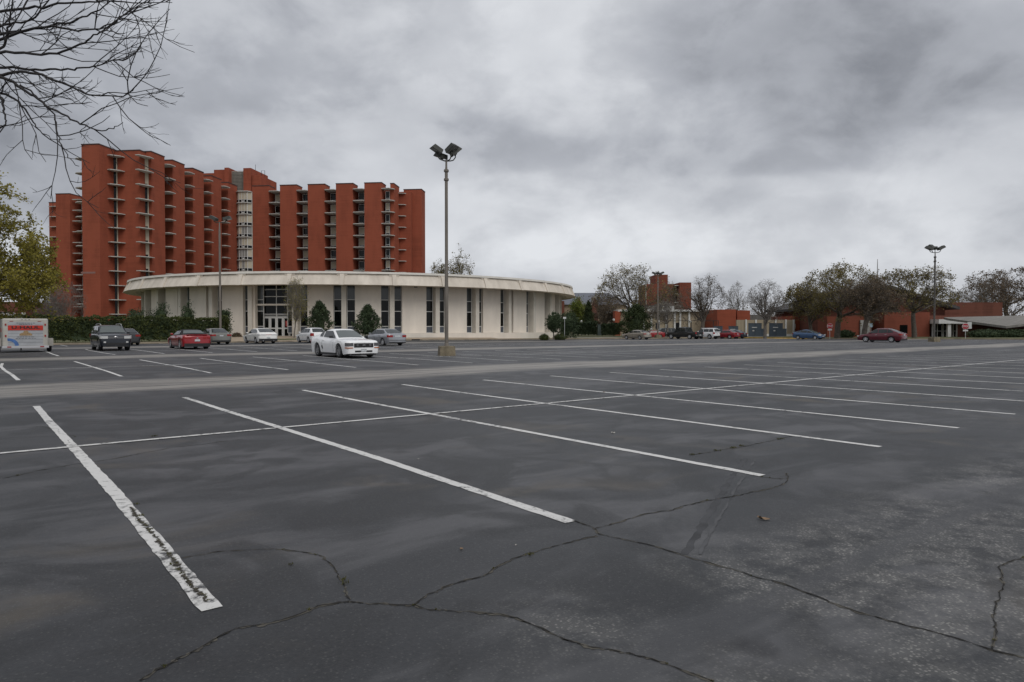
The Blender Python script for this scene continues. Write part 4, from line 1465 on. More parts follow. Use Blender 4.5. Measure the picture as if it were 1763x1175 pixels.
def make_tree(name, label, x, y, H, spread, trunk_r=0.25, trunk_h=2.5, seed=1, n=(7, 7, 6, 5), bark='bark', leaf=None, leaf_n=0, leaf_size=0.09, twig_r=0.018,
              limb_ang=(22, 68), up=0.25, group=None, z=None, cat='tree', leaf_lev=3, jitter=0.25, droop=0.0):
    rng = np.random.default_rng(seed)
    segs = grow(rng, H, spread, trunk_r, trunk_h, n, up, twig_r, limb_ang, droop)
    P0 = np.array([s[0] for s in segs]); P1 = np.array([s[1] for s in segs])
    R0 = np.array([s[2] for s in segs]); R1 = np.array([s[3] for s in segs]); lv = np.array([s[4] for s in segs])
    # fit the crown to the wanted box: width 2*spread, height H
    top = np.percentile(P1[:, 2], 95); k = (H - trunk_h) / max(0.1, top - trunk_h)
    for A in (P0, P1):
        m = A[:, 2] > trunk_h
        A[m, 2] = trunk_h + (A[m, 2] - trunk_h) * k
    rr = np.percentile(np.hypot(P1[:, 0], P1[:, 1]), 90)
    kx = spread / rr
    w = np.clip(P0[:, 2] / trunk_h, 0, 1)[:, None]
    for A in (P0, P1):
        f = 1 + (kx - 1) * np.clip((A[:, 2] - trunk_h * 0.3) / (trunk_h * 0.7), 0, 1)
        A[:, 0] *= f; A[:, 1] *= f
    # draw stray twigs back towards a rounded crown
    cz, hz = trunk_h + (H - trunk_h) * 0.42, (H - trunk_h) * 0.56
    for A in (P0, P1):
        q = np.sqrt((A[:, 0] ** 2 + A[:, 1] ** 2) / spread ** 2 + ((A[:, 2] - cz) / hz) ** 2)
        f = np.where((q > 0.9) & (A[:, 2] > trunk_h), (0.9 + (q - 0.9) * 0.4) / np.maximum(q, 1e-6), 1.0)
        A[:, 0] *= f; A[:, 1] *= f; A[:, 2] = cz + (A[:, 2] - cz) * f
    zz = ground_h(x, y) - 0.05 if z is None else z
    T = thing(name, label, cat, (x, y, zz), 0.0, group)
    a = lv <= 1
    V, Fq = tubes_np(P0[a], P1[a], R0[a], R1[a], 7)
    link('trunk', np_mesh('trunk', V, Fq, M[bark], smooth=True), T)
    b = ~a
    V, Fq = tubes_np(P0[b], P1[b], R0[b], R1[b], 3)
    mi = np.zeros(len(Fq), int); mats = [M[bark]]
    if leaf and leaf_n:
        c = lv >= leaf_lev
        A, B = P0[c], P1[c]
        pick = rng.integers(0, len(A), leaf_n); t = rng.uniform(0.2, 1.05, (leaf_n, 1))
        C = A[pick] * (1 - t) + B[pick] * t + rng.normal(size=(leaf_n, 3)) * jitter
        V2, F2 = leaves_np(C, leaf_size, rng)
        Fq = np.concatenate([Fq, F2 + len(V)]); V = np.concatenate([V, V2])
        mi = np.concatenate([mi, np.ones(len(F2), int)]); mats.append(M[leaf])
    link('crown', np_mesh('crown', V, Fq, mats, mi), T)
    return T


M['leaf_olive'] = leaf_mat('leaf_olive', (0.185, 0.165, 0.030), (0.36, 0.31, 0.065), 0.5)
M['leaf_olive_dull'] = leaf_mat('leaf_olive_dull', (0.140, 0.118, 0.046), (0.26, 0.215, 0.080), 0.5)
M['leaf_brown'] = leaf_mat('leaf_brown', (0.125, 0.092, 0.062), (0.20, 0.150, 0.095), 0.6)
M['leaf_bud'] = leaf_mat('leaf_bud', (0.085, 0.070, 0.05), (0.17, 0.135, 0.085), 0.6)
M['leaf_spring'] = leaf_mat('leaf_spring', (0.085, 0.120, 0.018), (0.190, 0.215, 0.040), 0.7)
M['leaf_dark'] = leaf_mat('leaf_dark', (0.022, 0.040, 0.020), (0.075, 0.100, 0.048), 1.6, 0.12)
M['leaf_hedge'] = leaf_mat('leaf_hedge', (0.026, 0.040, 0.012), (0.085, 0.098, 0.028), 0.9, 0.15)
M['leaf_pine'] = leaf_mat('leaf_pine', (0.018, 0.032, 0.012), (0.055, 0.072, 0.025), 0.8, 0.12)


def dist_tree(name, label, px, d, ytop, pxl, pxr, seed, **kw):
    """tree given by where it stands: lateral pixel, depth, top and half spread"""
    x = ray_px(px, d)
    zb = ground_h(x, d)
    H = 1.5 + (565 - ytop) * d / F - zb
    sp = (pxr - pxl) / 2 * d / F
    return make_tree(name, label, x, d, H, sp, seed=seed, **kw)


G_R = 'trees along the far side of the lot'
dist_tree('oak_tree', 'tall spreading tree with sparse buds behind the dark evergreen and tan sedan', 1097, 128, 458, 1030, 1168, 11, trunk_r=0.42, trunk_h=3.0, n=(8, 7, 5, 4, 2), leaf='leaf_olive_dull', leaf_n=3800, leaf_size=0.13, twig_r=0.0180, group=G_R)
dist_tree('ornamental_tree', 'small bare grey vase-shaped tree by the dark pickup', 1149.5, 119, 519, 1112, 1188, 12, trunk_r=0.17, trunk_h=2.4, n=(7, 6, 6, 4, 3), bark='bark_grey', twig_r=0.0132, limb_ang=(30, 75), group=G_R)
dist_tree('bare_tree', 'rounded bare dark-budded tree behind the white sport utility', 1207, 122, 477, 1176, 1256, 13, trunk_r=0.34, trunk_h=2.8, n=(8, 7, 5, 4, 2), leaf='leaf_bud', leaf_n=1500, leaf_size=0.10, twig_r=0.0168, limb_ang=(15, 60), group=G_R)
dist_tree('bare_tree', 'pale thin bare tree far behind the brick service building', 1267, 190, 488, 1247, 1288, 14, trunk_r=0.25, trunk_h=5, n=(6, 6, 6, 4, 3), bark='bark_grey', twig_r=0.0180, limb_ang=(10, 45), group=G_R)
dist_tree('bare_tree', 'upright bare grey tree standing between the two tall utility cabinets', 1317, 116, 486, 1282, 1351, 15, trunk_r=0.27, trunk_h=3.4, n=(9, 7, 5, 4, 2), bark='bark_grey', twig_r=0.0144, limb_ang=(10, 55), up=0.4, group=G_R)
dist_tree('leafy_tree', 'olive-leaved tree right behind the blue hatchback', 1396, 120, 484, 1352, 1440, 16, trunk_r=0.30, trunk_h=3.6, n=(8, 7, 6, 4, 3), leaf='leaf_olive_dull', leaf_n=5200, leaf_size=0.13, twig_r=0.0180, group=G_R)
dist_tree('leafy_tree', 'largest olive-leaved tree with thick trunk beside the first stop sign', 1441, 112, 460, 1372, 1515, 17, trunk_r=0.42, trunk_h=4.2, n=(9, 7, 5, 4, 3), leaf='leaf_olive_dull', leaf_n=6800, leaf_size=0.13, twig_r=0.0180, limb_ang=(20, 75), group=G_R)
dist_tree('brown_tree', 'brown twiggy tree in front of the church gable, left of the maroon sedan', 1487, 104, 480, 1438, 1545, 18, trunk_r=0.36, trunk_h=3.6, n=(9, 7, 6, 5, 2), leaf='leaf_brown', leaf_n=6000, leaf_size=0.11, twig_r=0.0156, limb_ang=(15, 60), group=G_R)
dist_tree('leafy_tree', 'sparse olive tree with spreading limbs in front of the white porch', 1574, 110, 463, 1516, 1662, 19, trunk_r=0.36, trunk_h=4.0, n=(8, 7, 5, 4, 3), leaf='leaf_olive_dull', leaf_n=3600, leaf_size=0.14, twig_r=0.0180, limb_ang=(20, 78), group=G_R)
dist_tree('brown_tree', 'dark brown budding tree above the pavilion roof at the right edge', 1733, 140, 463, 1662, 1815, 20, trunk_r=0.40, trunk_h=5.5, n=(9, 7, 5, 4, 3), leaf='leaf_brown', leaf_n=4500, leaf_size=0.17, twig_r=0.0204, group=G_R)
dist_tree('bare_tree', 'hazy bare tree between the lamp post and the dark brown tree', 1688, 175, 486, 1645, 1735, 23, trunk_r=0.3, trunk_h=5.0, n=(8, 7, 6, 4, 3), bark='bark_grey', leaf='leaf_bud', leaf_n=900, leaf_size=0.13, twig_r=0.0204, group=G_R)
dist_tree('leafy_tree', 'treetop showing above the round hall roof behind it', 781, 190, 447, 735, 825, 21, trunk_r=0.4, trunk_h=5, n=(8, 7, 6, 4, 3), leaf='leaf_olive_dull', leaf_n=9000, leaf_size=0.17, twig_r=0.0210)
dist_tree('brown_tree', 'dull brown tree in front of the gabled brick hall', 1042, 160, 508, 1008, 1078, 22, trunk_r=0.25, trunk_h=2.0, n=(8, 7, 6, 4, 3), leaf='leaf_brown', leaf_n=3500, leaf_size=0.14, twig_r=0.0168)
dist_tree('brown_tree', 'slim reddish-brown tree before the far brick block', 1150, 165, 497, 1122, 1178, 41, trunk_r=0.2, trunk_h=3.0, n=(7, 7, 6, 4, 3), leaf='leaf_brown', leaf_n=2000, leaf_size=0.14, twig_r=0.0168)
dist_tree('spring_tree', 'bright yellow-green leafy tree right of the round hall', 995, 150, 520, 978, 1018, 24, trunk_r=0.16, trunk_h=1.2, n=(8, 7, 6, 3, 3), leaf='leaf_spring', leaf_n=9000, leaf_size=0.14, twig_r=0.0120, limb_ang=(10, 80), jitter=0.4)
dist_tree('young_tree', 'slender young tree with pale new leaves before the hall doors', 507, 80, 481, 487, 527, 25, trunk_r=0.075, trunk_h=2.0, n=(10, 7, 5, 4, 3), bark='bark_grey', leaf='leaf_olive', leaf_n=2600, leaf_size=0.05, twig_r=0.0072, limb_ang=(8, 42), up=0.5)
# left side
dist_tree('bare_tree', 'small bare grey tree before the left end of the dormitory', 103, 82, 487, 62, 140, 26, trunk_r=0.10, trunk_h=0.9, n=(10, 8, 7, 4, 3), bark='bark_grey', twig_r=0.0078, limb_ang=(10, 55), up=0.3)
dist_tree('bare_tree', 'thin bare tree left of the dormitory, behind the olive tree', 70, 150, 470, 45, 95, 27, trunk_r=0.2, trunk_h=3.0, n=(8, 7, 6, 4, 3), bark='bark_grey', twig_r=0.0168, limb_ang=(10, 50))


# the wood line far behind, one mass
def treeline():
    rng = np.random.default_rng(4)
    P0, P1, R0, R1 = [], [], [], []
    C = []
    for i in range(560):
        x = rng.uniform(-330, 420); y = rng.uniform(330, 420)
        h = rng.uniform(7, 13)
        P0.append((x, y, 0)); P1.append((x + rng.normal(), y, h * .6)); R0.append(.3); R1.append(.12)
        for k in range(22):
            a = rng.normal(size=3) * np.array([.6, .3, .6]) + np.array([0, 0, .6])
            b0 = np.array([x, y, h * rng.uniform(.25, .6)])
            P0.append(b0); P1.append(b0 + a * h * .33); R0.append(.09); R1.append(.03)
        C.append(np.array([x, y, h * .62]) + rng.normal(size=(60, 3)) * np.array([2.2, 1.5, h * .2]))
    V, Fq = tubes_np(P0, P1, R0, R1, 3)
    C = np.concatenate(C); C[:, 2] = np.maximum(C[:, 2], .3)
    V2, F2 = leaves_np(C, 0.42, rng)
    mi = np.concatenate([np.zeros(len(Fq), int), np.ones(len(F2), int)])
    o = link('distant_woods', np_mesh('distant_woods', np.concatenate([V, V2]), np.concatenate([Fq, F2 + len(V)]), [M['bark_grey'], M['leaf_brown']], mi))
    tag(o, 'brownish band of distant woods along the horizon', 'woods', kind='stuff')


treeline()


# ------------------------------------------------------------------ clipped and conical evergreens
def leafy_solid(name, label, loc, surf, n, size, leaf, rz=0.0, trunk=None, cat='shrub', seed=1, core=None, group=None, clump=0, clump_r=0.12):
    """surf(rng, n) -> points spread through the outer shell of the plant, local space"""
    rng = np.random.default_rng(seed)
    T = thing(name, label, cat, loc, rz, group)
    if clump:
        K = surf(rng, clump)
        C = K[rng.integers(0, clump, n)] + rng.normal(size=(n, 3)) * np.array([1, 1, .8]) * clump_r
        C[:, 2] = np.maximum(C[:, 2], 0.03)
    else:
        C = surf(rng, n)
    V, Fq = leaves_np(C, size, rng)
    mats, mi = [M[leaf]], np.zeros(len(Fq), int)
    link('foliage', np_mesh('foliage', V, Fq, mats, mi), T)
    if core is not None:
        core.build('inner_branches', M['leaf_dark'], T, smooth=60)
    if trunk:
        MB().tube([(0, 0, -0.1), (0, 0, trunk[1])], [trunk[0] * 1.2, trunk[0] * .8], 7).build('trunk', M['bark'], T)
    return T


def cone_surf(r, h, z0, bulge=0.6, lumps=0.18):
    def f(rng, n):
        t = rng.uniform(0, 1, n) ** 0.8
        a = rng.uniform(0, 2 * PI, n)
        prof = np.where(t < 0.28, 0.55 + 0.45 * np.sqrt(np.clip(t, 0, 1) / 0.28), (1 - np.clip((t - 0.28) / 0.72, 0, 1)) ** bulge)
        lump = 1 + lumps * (np.sin(a * 5 + t * 17) * np.cos(a * 3 - t * 23) + 0.6 * np.sin(a * 9 - t * 41)) + rng.normal(size=n) * 0.16
        rr = r * prof * lump * (1 - 0.35 * rng.uniform(0, 1, n) ** 2)
        return np.stack([rr * np.cos(a), rr * np.sin(a), z0 + t * (h - z0)], 1)
    return f


def ball_surf(rx, ry, rz, zc, lumps=0.1):
    def f(rng, n):
        d = rng.normal(size=(n, 3)); d /= np.linalg.norm(d, axis=1, keepdims=True)
        l = 1 + lumps * np.sin(d[:, 0] * 7 + 1) * np.cos(d[:, 1] * 6) * np.sin(d[:, 2] * 5 + 2) * 2 + rng.normal(size=n) * 0.06
        s = (1 - 0.30 * rng.uniform(0, 1, n) ** 2) * l
        P = d * np.array([rx, ry, rz]) * s[:, None]; P[:, 2] = np.maximum(P[:, 2] + zc, 0.02)
        return P
    return f


def ball_core(rx, ry, rz, zc):
    b = MB(); b.lathe([(0.02, -1), (.5, -.86), (.86, -.5), (1, 0), (.86, .5), (.5, .86), (.02, 1)], 14)
    b.v = [(x * rx * .72, y * ry * .72, max(0.0, z * rz * .72 + zc)) for x, y, z in b.v]
    return b


def cone_core(r, h, z0):
    b = MB(); b.lathe([(0.02, z0), (r * .55, z0 + .1), (r * .6, z0 + .3 * (h - z0)), (r * .34, z0 + .65 * (h - z0)), (0.02, h * .93)], 12)
    return b


def put_cone(px, d, ytop, half_px, label, seed, n=8000, z0=0.35):
    x = ray_px(px, d); zb = ground_h(x, d)
    h = 1.5 + (565 - ytop) * d / F - zb; r = half_px * d / F
    leafy_solid('holly_tree', label, (x, d, zb), cone_surf(r * 1.2, h, z0, 0.78, 0.22), n, 0.085, 'leaf_dark', trunk=(0.07, 1.2), cat='tree', seed=seed, core=cone_core(r * .8, h * .95, z0), group='clipped evergreens by the hall', clump=300, clump_r=0.13)


put_cone(550.5, 81.5, 521, 18, 'dark conical holly left of the two before the hall wall', 31, z0=0.75)
put_cone(633.5, 81, 527, 19, 'dark conical holly behind the white coupe and silver sedan', 32, z0=0.6)
x = ray_px(953, 90)
leafy_solid('round_shrub', 'round clipped evergreen on a short stem at the right end of the hall', (x, 90, 0.1), ball_surf(0.95, 0.95, 1.35, 2.15), 4200, 0.075, 'leaf_dark', trunk=(0.07, 1.2), seed=33, clump=120, clump_r=0.12, core=ball_core(.95, .95, 1.35, 2.15), group='clipped evergreens by the hall')
x = ray_px(978, 100)
leafy_solid('round_shrub', 'large dark clipped evergreen just right of the hall columns', (x, 100, 0.1), ball_surf(1.5, 1.4, 1.9, 2.0), 4200, 0.09, 'leaf_dark', seed=34, clump=140, clump_r=0.2, core=ball_core(1.5, 1.4, 1.9, 2.0), group='clipped evergreens by the hall')
for i, (px, d, rx, hh, lab) in enumerate(((937, 88.5, 0.62, 0.75, 'low round shrub left of the round clipped evergreen'), (964, 92, 0.9, 0.8, 'low spreading shrub right of the round clipped evergreen'), (408, 82, 0.55, 0.75, 'small brown shrub at the foot of the hall wall beside the hedge'))):
    x = ray_px(px, d)
    leafy_solid('low_shrub', lab, (x, d, ground_h(x, d)), ball_surf(rx, rx, hh * .6, hh * .45), 1400, 0.06, 'leaf_hedge' if px > 500 else 'leaf_brown', seed=40 + i, core=ball_core(rx, rx, hh * .6, hh * .45))
for i, (px, d, yt, hp, lab) in enumerate(((234, 82, 533, 21, 'wide dark shrub behind the hedge at the left end of the hall'), (277, 81, 527, 16, 'rounded dark shrub behind the hedge before the first hall columns'),
                                          (323, 81, 529, 11, 'small dark shrub behind the hedge under the window slot'), (386, 79, 534, 10, 'dark upright shrub at the right end of the hedge'))):
    x = ray_px(px, d); zb = ground_h(x, d); h = 1.5 + (565 - yt) * d / F - zb; r = hp * d / F
    leafy_solid('dark_shrub', lab, (x, d, zb), ball_surf(r, r, h * .56, h * .47, 0.2), 3600, 0.085, 'leaf_dark', seed=50 + i, clump=90, clump_r=0.2, core=ball_core(r, r, h * .56, h * .47), group='dark shrubs behind the hedge')

# the spreading evergreen in front of the tan building
x = ray_px(1095, 118)
leafy_solid('pine_tree', 'dark spreading evergreen behind the tan sedan', (x, 118, ground_h(x, 118)), cone_surf(2.9, 5.3, 0.7, 0.55, 0.32), 7500, 0.13, 'leaf_pine', trunk=(0.16, 1.5), cat='tree', seed=61, clump=170, clump_r=0.3, core=cone_core(2.0, 4.6, 0.8))
x = ray_px(1013, 140)
leafy_solid('cedar_tree', 'slim dark evergreen right of the yellow-green tree', (x, 140, 0.1), cone_surf(1.3, 7.0, 0.5, 0.7), 3500, 0.12, 'leaf_pine', trunk=(0.1, 1.0), cat='tree', seed=62, core=cone_core(1.3, 7.0, .5))


def hedge_surf(L, Wd, Hh, lumps=0.12):
    def f(rng, n):
        # top and both long sides and ends
        k = rng.uniform(0, 1, n)
        x = rng.uniform(-L / 2, L / 2, n); y = rng.uniform(-Wd / 2, Wd / 2, n); z = rng.uniform(0.15, Hh, n)
        side = k < 0.62; top = (k >= 0.62) & (k < 0.94); end = k >= 0.94
        y = np.where(side, np.where(rng.uniform(0, 1, n) < 0.8, -Wd / 2, Wd / 2), y)
        z = np.where(top, Hh, z)
        x = np.where(end, np.where(rng.uniform(0, 1, n) < 0.5, -L / 2, L / 2), x)
        b = lumps * (np.sin(x * 2.1) * np.cos(z * 2.7 + x) + 0.6 * np.sin(x * 5.3 + z * 4) + 0.5 * np.sin(x * 0.7))
        inset = 0.25 * rng.uniform(0, 1, n) ** 2
        y = y + np.where(side, np.sign(y) * (b - inset - 0.20 * (1 - z / Hh) ** 2), 0)
        z = z + np.where(top, b * 1.1 - inset * .5, 0)
        P = np.stack([x, y, z], 1) + rng.normal(size=(n, 3)) * 0.05
        P[:, 2] = np.maximum(P[:, 2], 0.05)
        return P
    return f


def hedge(label, u0, u1, v, wd, h, n, size, leaf, seed, name='hedge'):
    c = W3((u0 + u1) / 2, v, 0.12)
    L = u1 - u0
    core = MB().b2(-L / 2 + .3, L / 2 - .3, -wd / 2 + .28, wd / 2 - .28, 0.25, h - .3)
    return leafy_solid(name, label, c, hedge_surf(L, wd, h), n, size, leaf, rz=PI / 2 - ANG, cat='hedge', seed=seed, core=core)


hedge('long tall clipped hedge behind the kerb at the left', -16, 21.6, 76.6, 1.9, 2.42, 26000, 0.10, 'leaf_hedge', 71)
for i, (p0, p1, yt, d, lab) in enumerate(((988, 1028, 556, 138, 'dark clipped hedge left of the grey post beyond the path'), (1036, 1066, 559, 132, 'dark clipped hedge right of the grey post beyond the path'))):
    xm = ray_px((p0 + p1) / 2, d); L = ray_px(p1, d) - ray_px(p0, d)
    h = 1.5 + (565 - yt) * d / F
    core = MB().b2(-L / 2 + .3, L / 2 - .3, -.7, .7, .2, h - .25)
    leafy_solid('hedge', lab, (xm, d, 0.05), hedge_surf(L, 2.0, h), 3600, 0.13, 'leaf_dark', cat='hedge', seed=75 + i, core=core)
# foundation shrubs by the pavilion
for i, (px, w) in enumerate(((1700, 3.2), (1745, 3.2), (1455, 1.6))):
    d = 106 if px > 1500 else 116
    x = ray_px(px, d)
    leafy_solid('low_shrub', ('dark foundation shrub under the pavilion roof, left one', 'dark foundation shrub under the pavilion roof, at the picture edge', 'round dark shrub against the church wall between two trunks')[i], (x, d, ground_h(x, d)), ball_surf(w, 1.0, .75, .5), 2200, 0.10, 'leaf_dark', seed=80 + i, core=ball_core(w, 1.0, .75, .5))


# ------------------------------------------------------------------ olive tree whose boughs reach in at the left edge
def left_olive():
    d = 42.0
    x = ray_px(-92, d)
    T = make_tree('leafy_tree', 'olive-leaved tree reaching in at the left edge above the trailer', x, d, 10.2, 6.2, trunk_r=0.26, trunk_h=2.4, seed=91, n=(10, 8, 6, 5), leaf='leaf_olive', leaf_n=44000, leaf_size=0.085,
                  twig_r=0.012, limb_ang=(25, 85), jitter=0.12)
    return T


left_olive()


# ------------------------------------------------------------------ bare boughs overhead at the left: a tree standing just out of the picture
def near_boughs():
    rng = np.random.default_rng(17)
    d0 = 9.0
    def P(px, py, d):
        return np.array([(px - 881.5) / F * d, d, 1.5 + (565 - py) * d / F])
    base = P(-520, 560, 9.4); base[2] = 0.0
    T = thing('bare_tree', 'bare dark tree whose leafless boughs hang in at the top left corner', 'tree', (base[0], base[1], -0.03))
    org = np.array([base[0], base[1], -0.03])
    segs = []
    fork = P(-500, 200, 9.4)
    def path(pts, r0, r1, lev):
        k = len(pts) - 1
        for i in range(k):
            segs.append((pts[i], pts[i + 1], r0 + (r1 - r0) * i / k, r0 + (r1 - r0) * (i + 1) / k, lev))
    def smooth(ctrl, n):
        C = [2 * ctrl[0] - ctrl[1]] + list(ctrl) + [2 * ctrl[-1] - ctrl[-2]]
        out = []
        for i in range(1, len(C) - 2):
            for j in range(n):
                t = j / n
                a, b, c, e = C[i - 1], C[i], C[i + 1], C[i + 2]
                out.append(0.5 * ((2 * b) + (c - a) * t + (2 * a - 5 * b + 4 * c - e) * t * t + (3 * b - a - 3 * c + e) * t ** 3))
        out.append(C[-2])
        return out
    path(smooth([base, (base + fork) / 2 + np.array([.1, 0, 0]), fork], 4), 0.17, 0.12, 0)
    boughs = [
        [(-330, 60, 9.2), (-150, 60, 9.0), (0, 28, 8.8), (80, 17, 8.7), (160, 10, 8.6), (235, 10, 8.5), (302, 10, 8.4)],
        [(-300, 140, 9.0), (-120, 110, 8.9), (0, 66, 8.7), (70, 55, 8.6), (140, 38, 8.5), (185, 18, 8.4), (225, -8, 8.3)],
        [(-280, 190, 9.1), (-110, 120, 8.9), (10, 72, 8.6), (85, 52, 8.5), (150, 58, 8.4), (200, 45, 8.3), (228, 18, 8.2)],
        [(-260, 200, 8.8), (-90, 130, 8.7), (0, 96, 8.5), (90, 98, 8.4), (150, 78, 8.2), (180, 60, 8.1), (222, 62, 8.0)],
        [(-260, 210, 9.3), (-100, 150, 9.2), (0, 121, 9.0), (80, 124, 8.9), (140, 122, 8.8), (190, 112, 8.7), (250, 93, 8.6)],
        [(-240, 230, 8.9), (-80, 150, 8.8), (0, 134, 8.6), (60, 128, 8.5), (115, 148, 8.4), (160, 165, 8.3), (215, 168, 8.2), (240, 152, 8.1)],
        [(-240, 260, 8.6), (-90, 150, 8.5), (0, 135, 8.3), (50, 160, 8.2), (90, 188, 8.1), (135, 212, 8.0), (180, 228, 7.9), (214, 216, 7.8)],
        [(40, 150, 8.25), (75, 175, 8.2), (100, 205, 8.1), (104, 235, 8.0), (115, 262, 7.95), (140, 290, 7.9)],
        [(-200, 260, 8.9), (-70, 160, 8.8), (0, 162, 8.6), (42, 182, 8.5), (65, 218, 8.4), (92, 240, 8.3)],
        [(-250, 120, 8.5), (-120, 40, 8.4), (-30, -20, 8.3), (40, -60, 8.2), (120, -90, 8.1)],
        [(-220, 190, 8.4), (-100, 120, 8.3), (0, 95, 8.2), (20, 60, 8.1), (28, 20, 8.0), (35, -40, 7.9)],
        [(-230, 200, 9.4), (-120, 150, 9.3), (0, 55, 9.1), (60, 40, 9.0), (95, 0, 8.9), (120, -40, 8.8)],
        [(-220, 230, 8.2), (-120, 180, 8.2), (-40, 165, 8.1), (5, 170, 8.0), (12, 195, 7.95), (14, 215, 7.9), (0, 222, 7.9)],
    ]
    def sub(pts, L, r, lev, cnt, side=None):
        for i in range(cnt):
            j = int(rng.integers(1, len(pts) - 1))
            bd = pts[j + 1] - pts[j]; bd = bd / np.linalg.norm(bd)
            pr = rng.normal(size=3) * np.array([1, .8, 1]); pr -= bd * pr.dot(bd); pr /= np.linalg.norm(pr)
            an = R(rng.uniform(18, 48))
            d = bd * math.cos(an) + pr * math.sin(an)
            LL = L * rng.uniform(0.4, 1.0)
            k = 6 if lev < 3 else 4
            q = pts[j].copy(); P_ = [q]
            for s in range(k):
                d = d + rng.normal(size=3) * 0.13 + np.array([0.02, 0, 0.055])
                d /= np.linalg.norm(d)
                q = q + d * LL / k; P_.append(q)
            path(P_, r, r * 0.45, lev)
            if lev < 4:
                sub(P_, LL * 0.50, r * 0.62, lev + 1, (0, 0, 3, 2)[lev])
    for i, c in enumerate(boughs):
        ctrl = [P(*q) for q in c]
        if i != 7:
            ctrl = [fork] + ctrl
        pts = smooth(ctrl, 6)
        pts = [p + rng.normal(size=3) * 0.008 for p in pts]
        path(pts, 0.029 if i != 7 else 0.011, 0.0038, 1)
        vis = pts[len(pts) // 3:] if i != 7 else pts
        sub(vis, 1.25, 0.0072, 2, 7 if i not in (7, 12) else 3)
    A = [s[0] - org for s in segs]; B = [s[1] - org for s in segs]
    r0 = np.array([s[2] for s in segs]); r1 = np.array([s[3] for s in segs]); lv = np.array([s[4] for s in segs])
    A, B = np.array(A), np.array(B)
    m = lv == 0
    V, Fq = tubes_np(A[m], B[m], r0[m], r1[m], 10)
    link('trunk', np_mesh('trunk', V, Fq, M['bark_dark'], smooth=True), T)
    V, Fq = tubes_np(A[~m], B[~m], r0[~m], r1[~m], 5)
    link('crown', np_mesh('crown', V, Fq, M['bark_dark'], smooth=True), T)


near_boughs()
# ================================================================== vehicles
def paint(name, col, metal=0.0, rough=0.28):
    m = mat('car_' + name, col, rough, 0.05, 2.0, metal=metal, coat=0.6, spec=0.5)
    return m


M['car_glass'] = mat('car_glass', (0.020, 0.024, 0.025), 0.04, spec=0.65)
M['windscreen'] = mat('windscreen', (0.085, 0.100, 0.096), 0.05, spec=0.8)
M['tyre'] = mat('tyre', (0.018, 0.018, 0.019), 0.85, 0.2, 20)
M['alloy'] = mat('alloy', (0.50, 0.50, 0.51), 0.40, metal=0.15)
M['alloy_dark'] = mat('alloy_dark', (0.13, 0.13, 0.135), 0.4, metal=0.2)
M['alloy_grey'] = mat('alloy_grey', (0.20, 0.20, 0.205), 0.4, metal=0.2)
M['trim_black'] = mat('trim_black', (0.016, 0.016, 0.017), 0.55)
M['tail_red'] = mat('tail_red', (0.30, 0.012, 0.010), 0.18, coat=0.5)
M['lamp_clear'] = mat('lamp_clear', (0.55, 0.55, 0.54), 0.12, coat=0.6)
M['lamp_smoked'] = mat('lamp_smoked', (0.10, 0.10, 0.105), 0.12, coat=0.6)
M['amber'] = mat('amber', (0.45, 0.12, 0.02), 0.25)
M['plate'] = mat('plate', (0.52, 0.54, 0.55), 0.5, 0.25, 22)
M['chrome'] = mat('chrome', (0.60, 0.60, 0.60), 0.15, metal=1.0)
WHEELS = {}


def text_to_mesh(o):
    bpy.context.view_layer.update()
    dg = bpy.context.evaluated_depsgraph_get()
    me = bpy.data.meshes.new_from_object(o.evaluated_get(dg))
    p = o.parent
    bpy.data.objects.remove(o)
    return link('lettering', me, p)


def interp(pts, x):
    if x <= pts[0][0]:
        return pts[0][1]
    for (a, za), (b, zb) in zip(pts[:-1], pts[1:]):
        if x <= b:
            t = (x - a) / (b - a)
            t2 = t * t * (3 - 2 * t)
            t = 0.5 * t + 0.5 * t2
            return za + (zb - za) * t
    return pts[-1][1]


def wheel_mesh(r, w, dark):
    key = (round(r, 3), round(w, 3), dark)
    if key in WHEELS:
        return WHEELS[key]
    t = MB()
    t.lathe([(r * .69, -w / 2), (r * .90, -w / 2), (r * .97, -w * .42), (r, -w * .25), (r, w * .25), (r * .97, w * .42), (r * .90, w / 2), (r * .69, w / 2)], 28, axis='y')
    tm = t.mesh('wheel', M['tyre'], 40)
    rm = MB()
    # outer side is +y
    rm.lathe([(r * .66, w * .50), (r * .62, w * .44), (r * .58, w * .18), (0.001, w * .16)], 24, axis='y', m=1)
    rm.lathe([(r * .60, w * .47), (r * .67, w * .50), (r * .68, w * .46)], 24, axis='y', m=0)
    for k in range(5):
        a = 2 * PI * k / 5 + .3
        ca, sa = math.cos(a), math.sin(a)
        h1, h2 = r * .15, r * .12
        P = []
        for (rad, hw) in ((r * .08, h1), (r * .62, h2)):
            for yy in (w * .40, w * .20):
                for s in (-1, 1):
                    P.append((ca * rad - sa * hw * s, yy, sa * rad + ca * hw * s))
        rm.add(P, [(0, 1, 5, 4), (2, 6, 7, 3), (0, 4, 6, 2), (1, 3, 7, 5), (4, 5, 7, 6), (0, 2, 3, 1)], 0)
    rm.lathe([(0.001, w * .44), (r * .14, w * .42), (r * .15, w * .3)], 12, axis='y', m=0)
    rme = rm.mesh('rim', [M['alloy_grey'] if dark else M['alloy'], M['alloy_dark']], 40)
    WHEELS[key] = (tm, rme)
    return WHEELS[key]


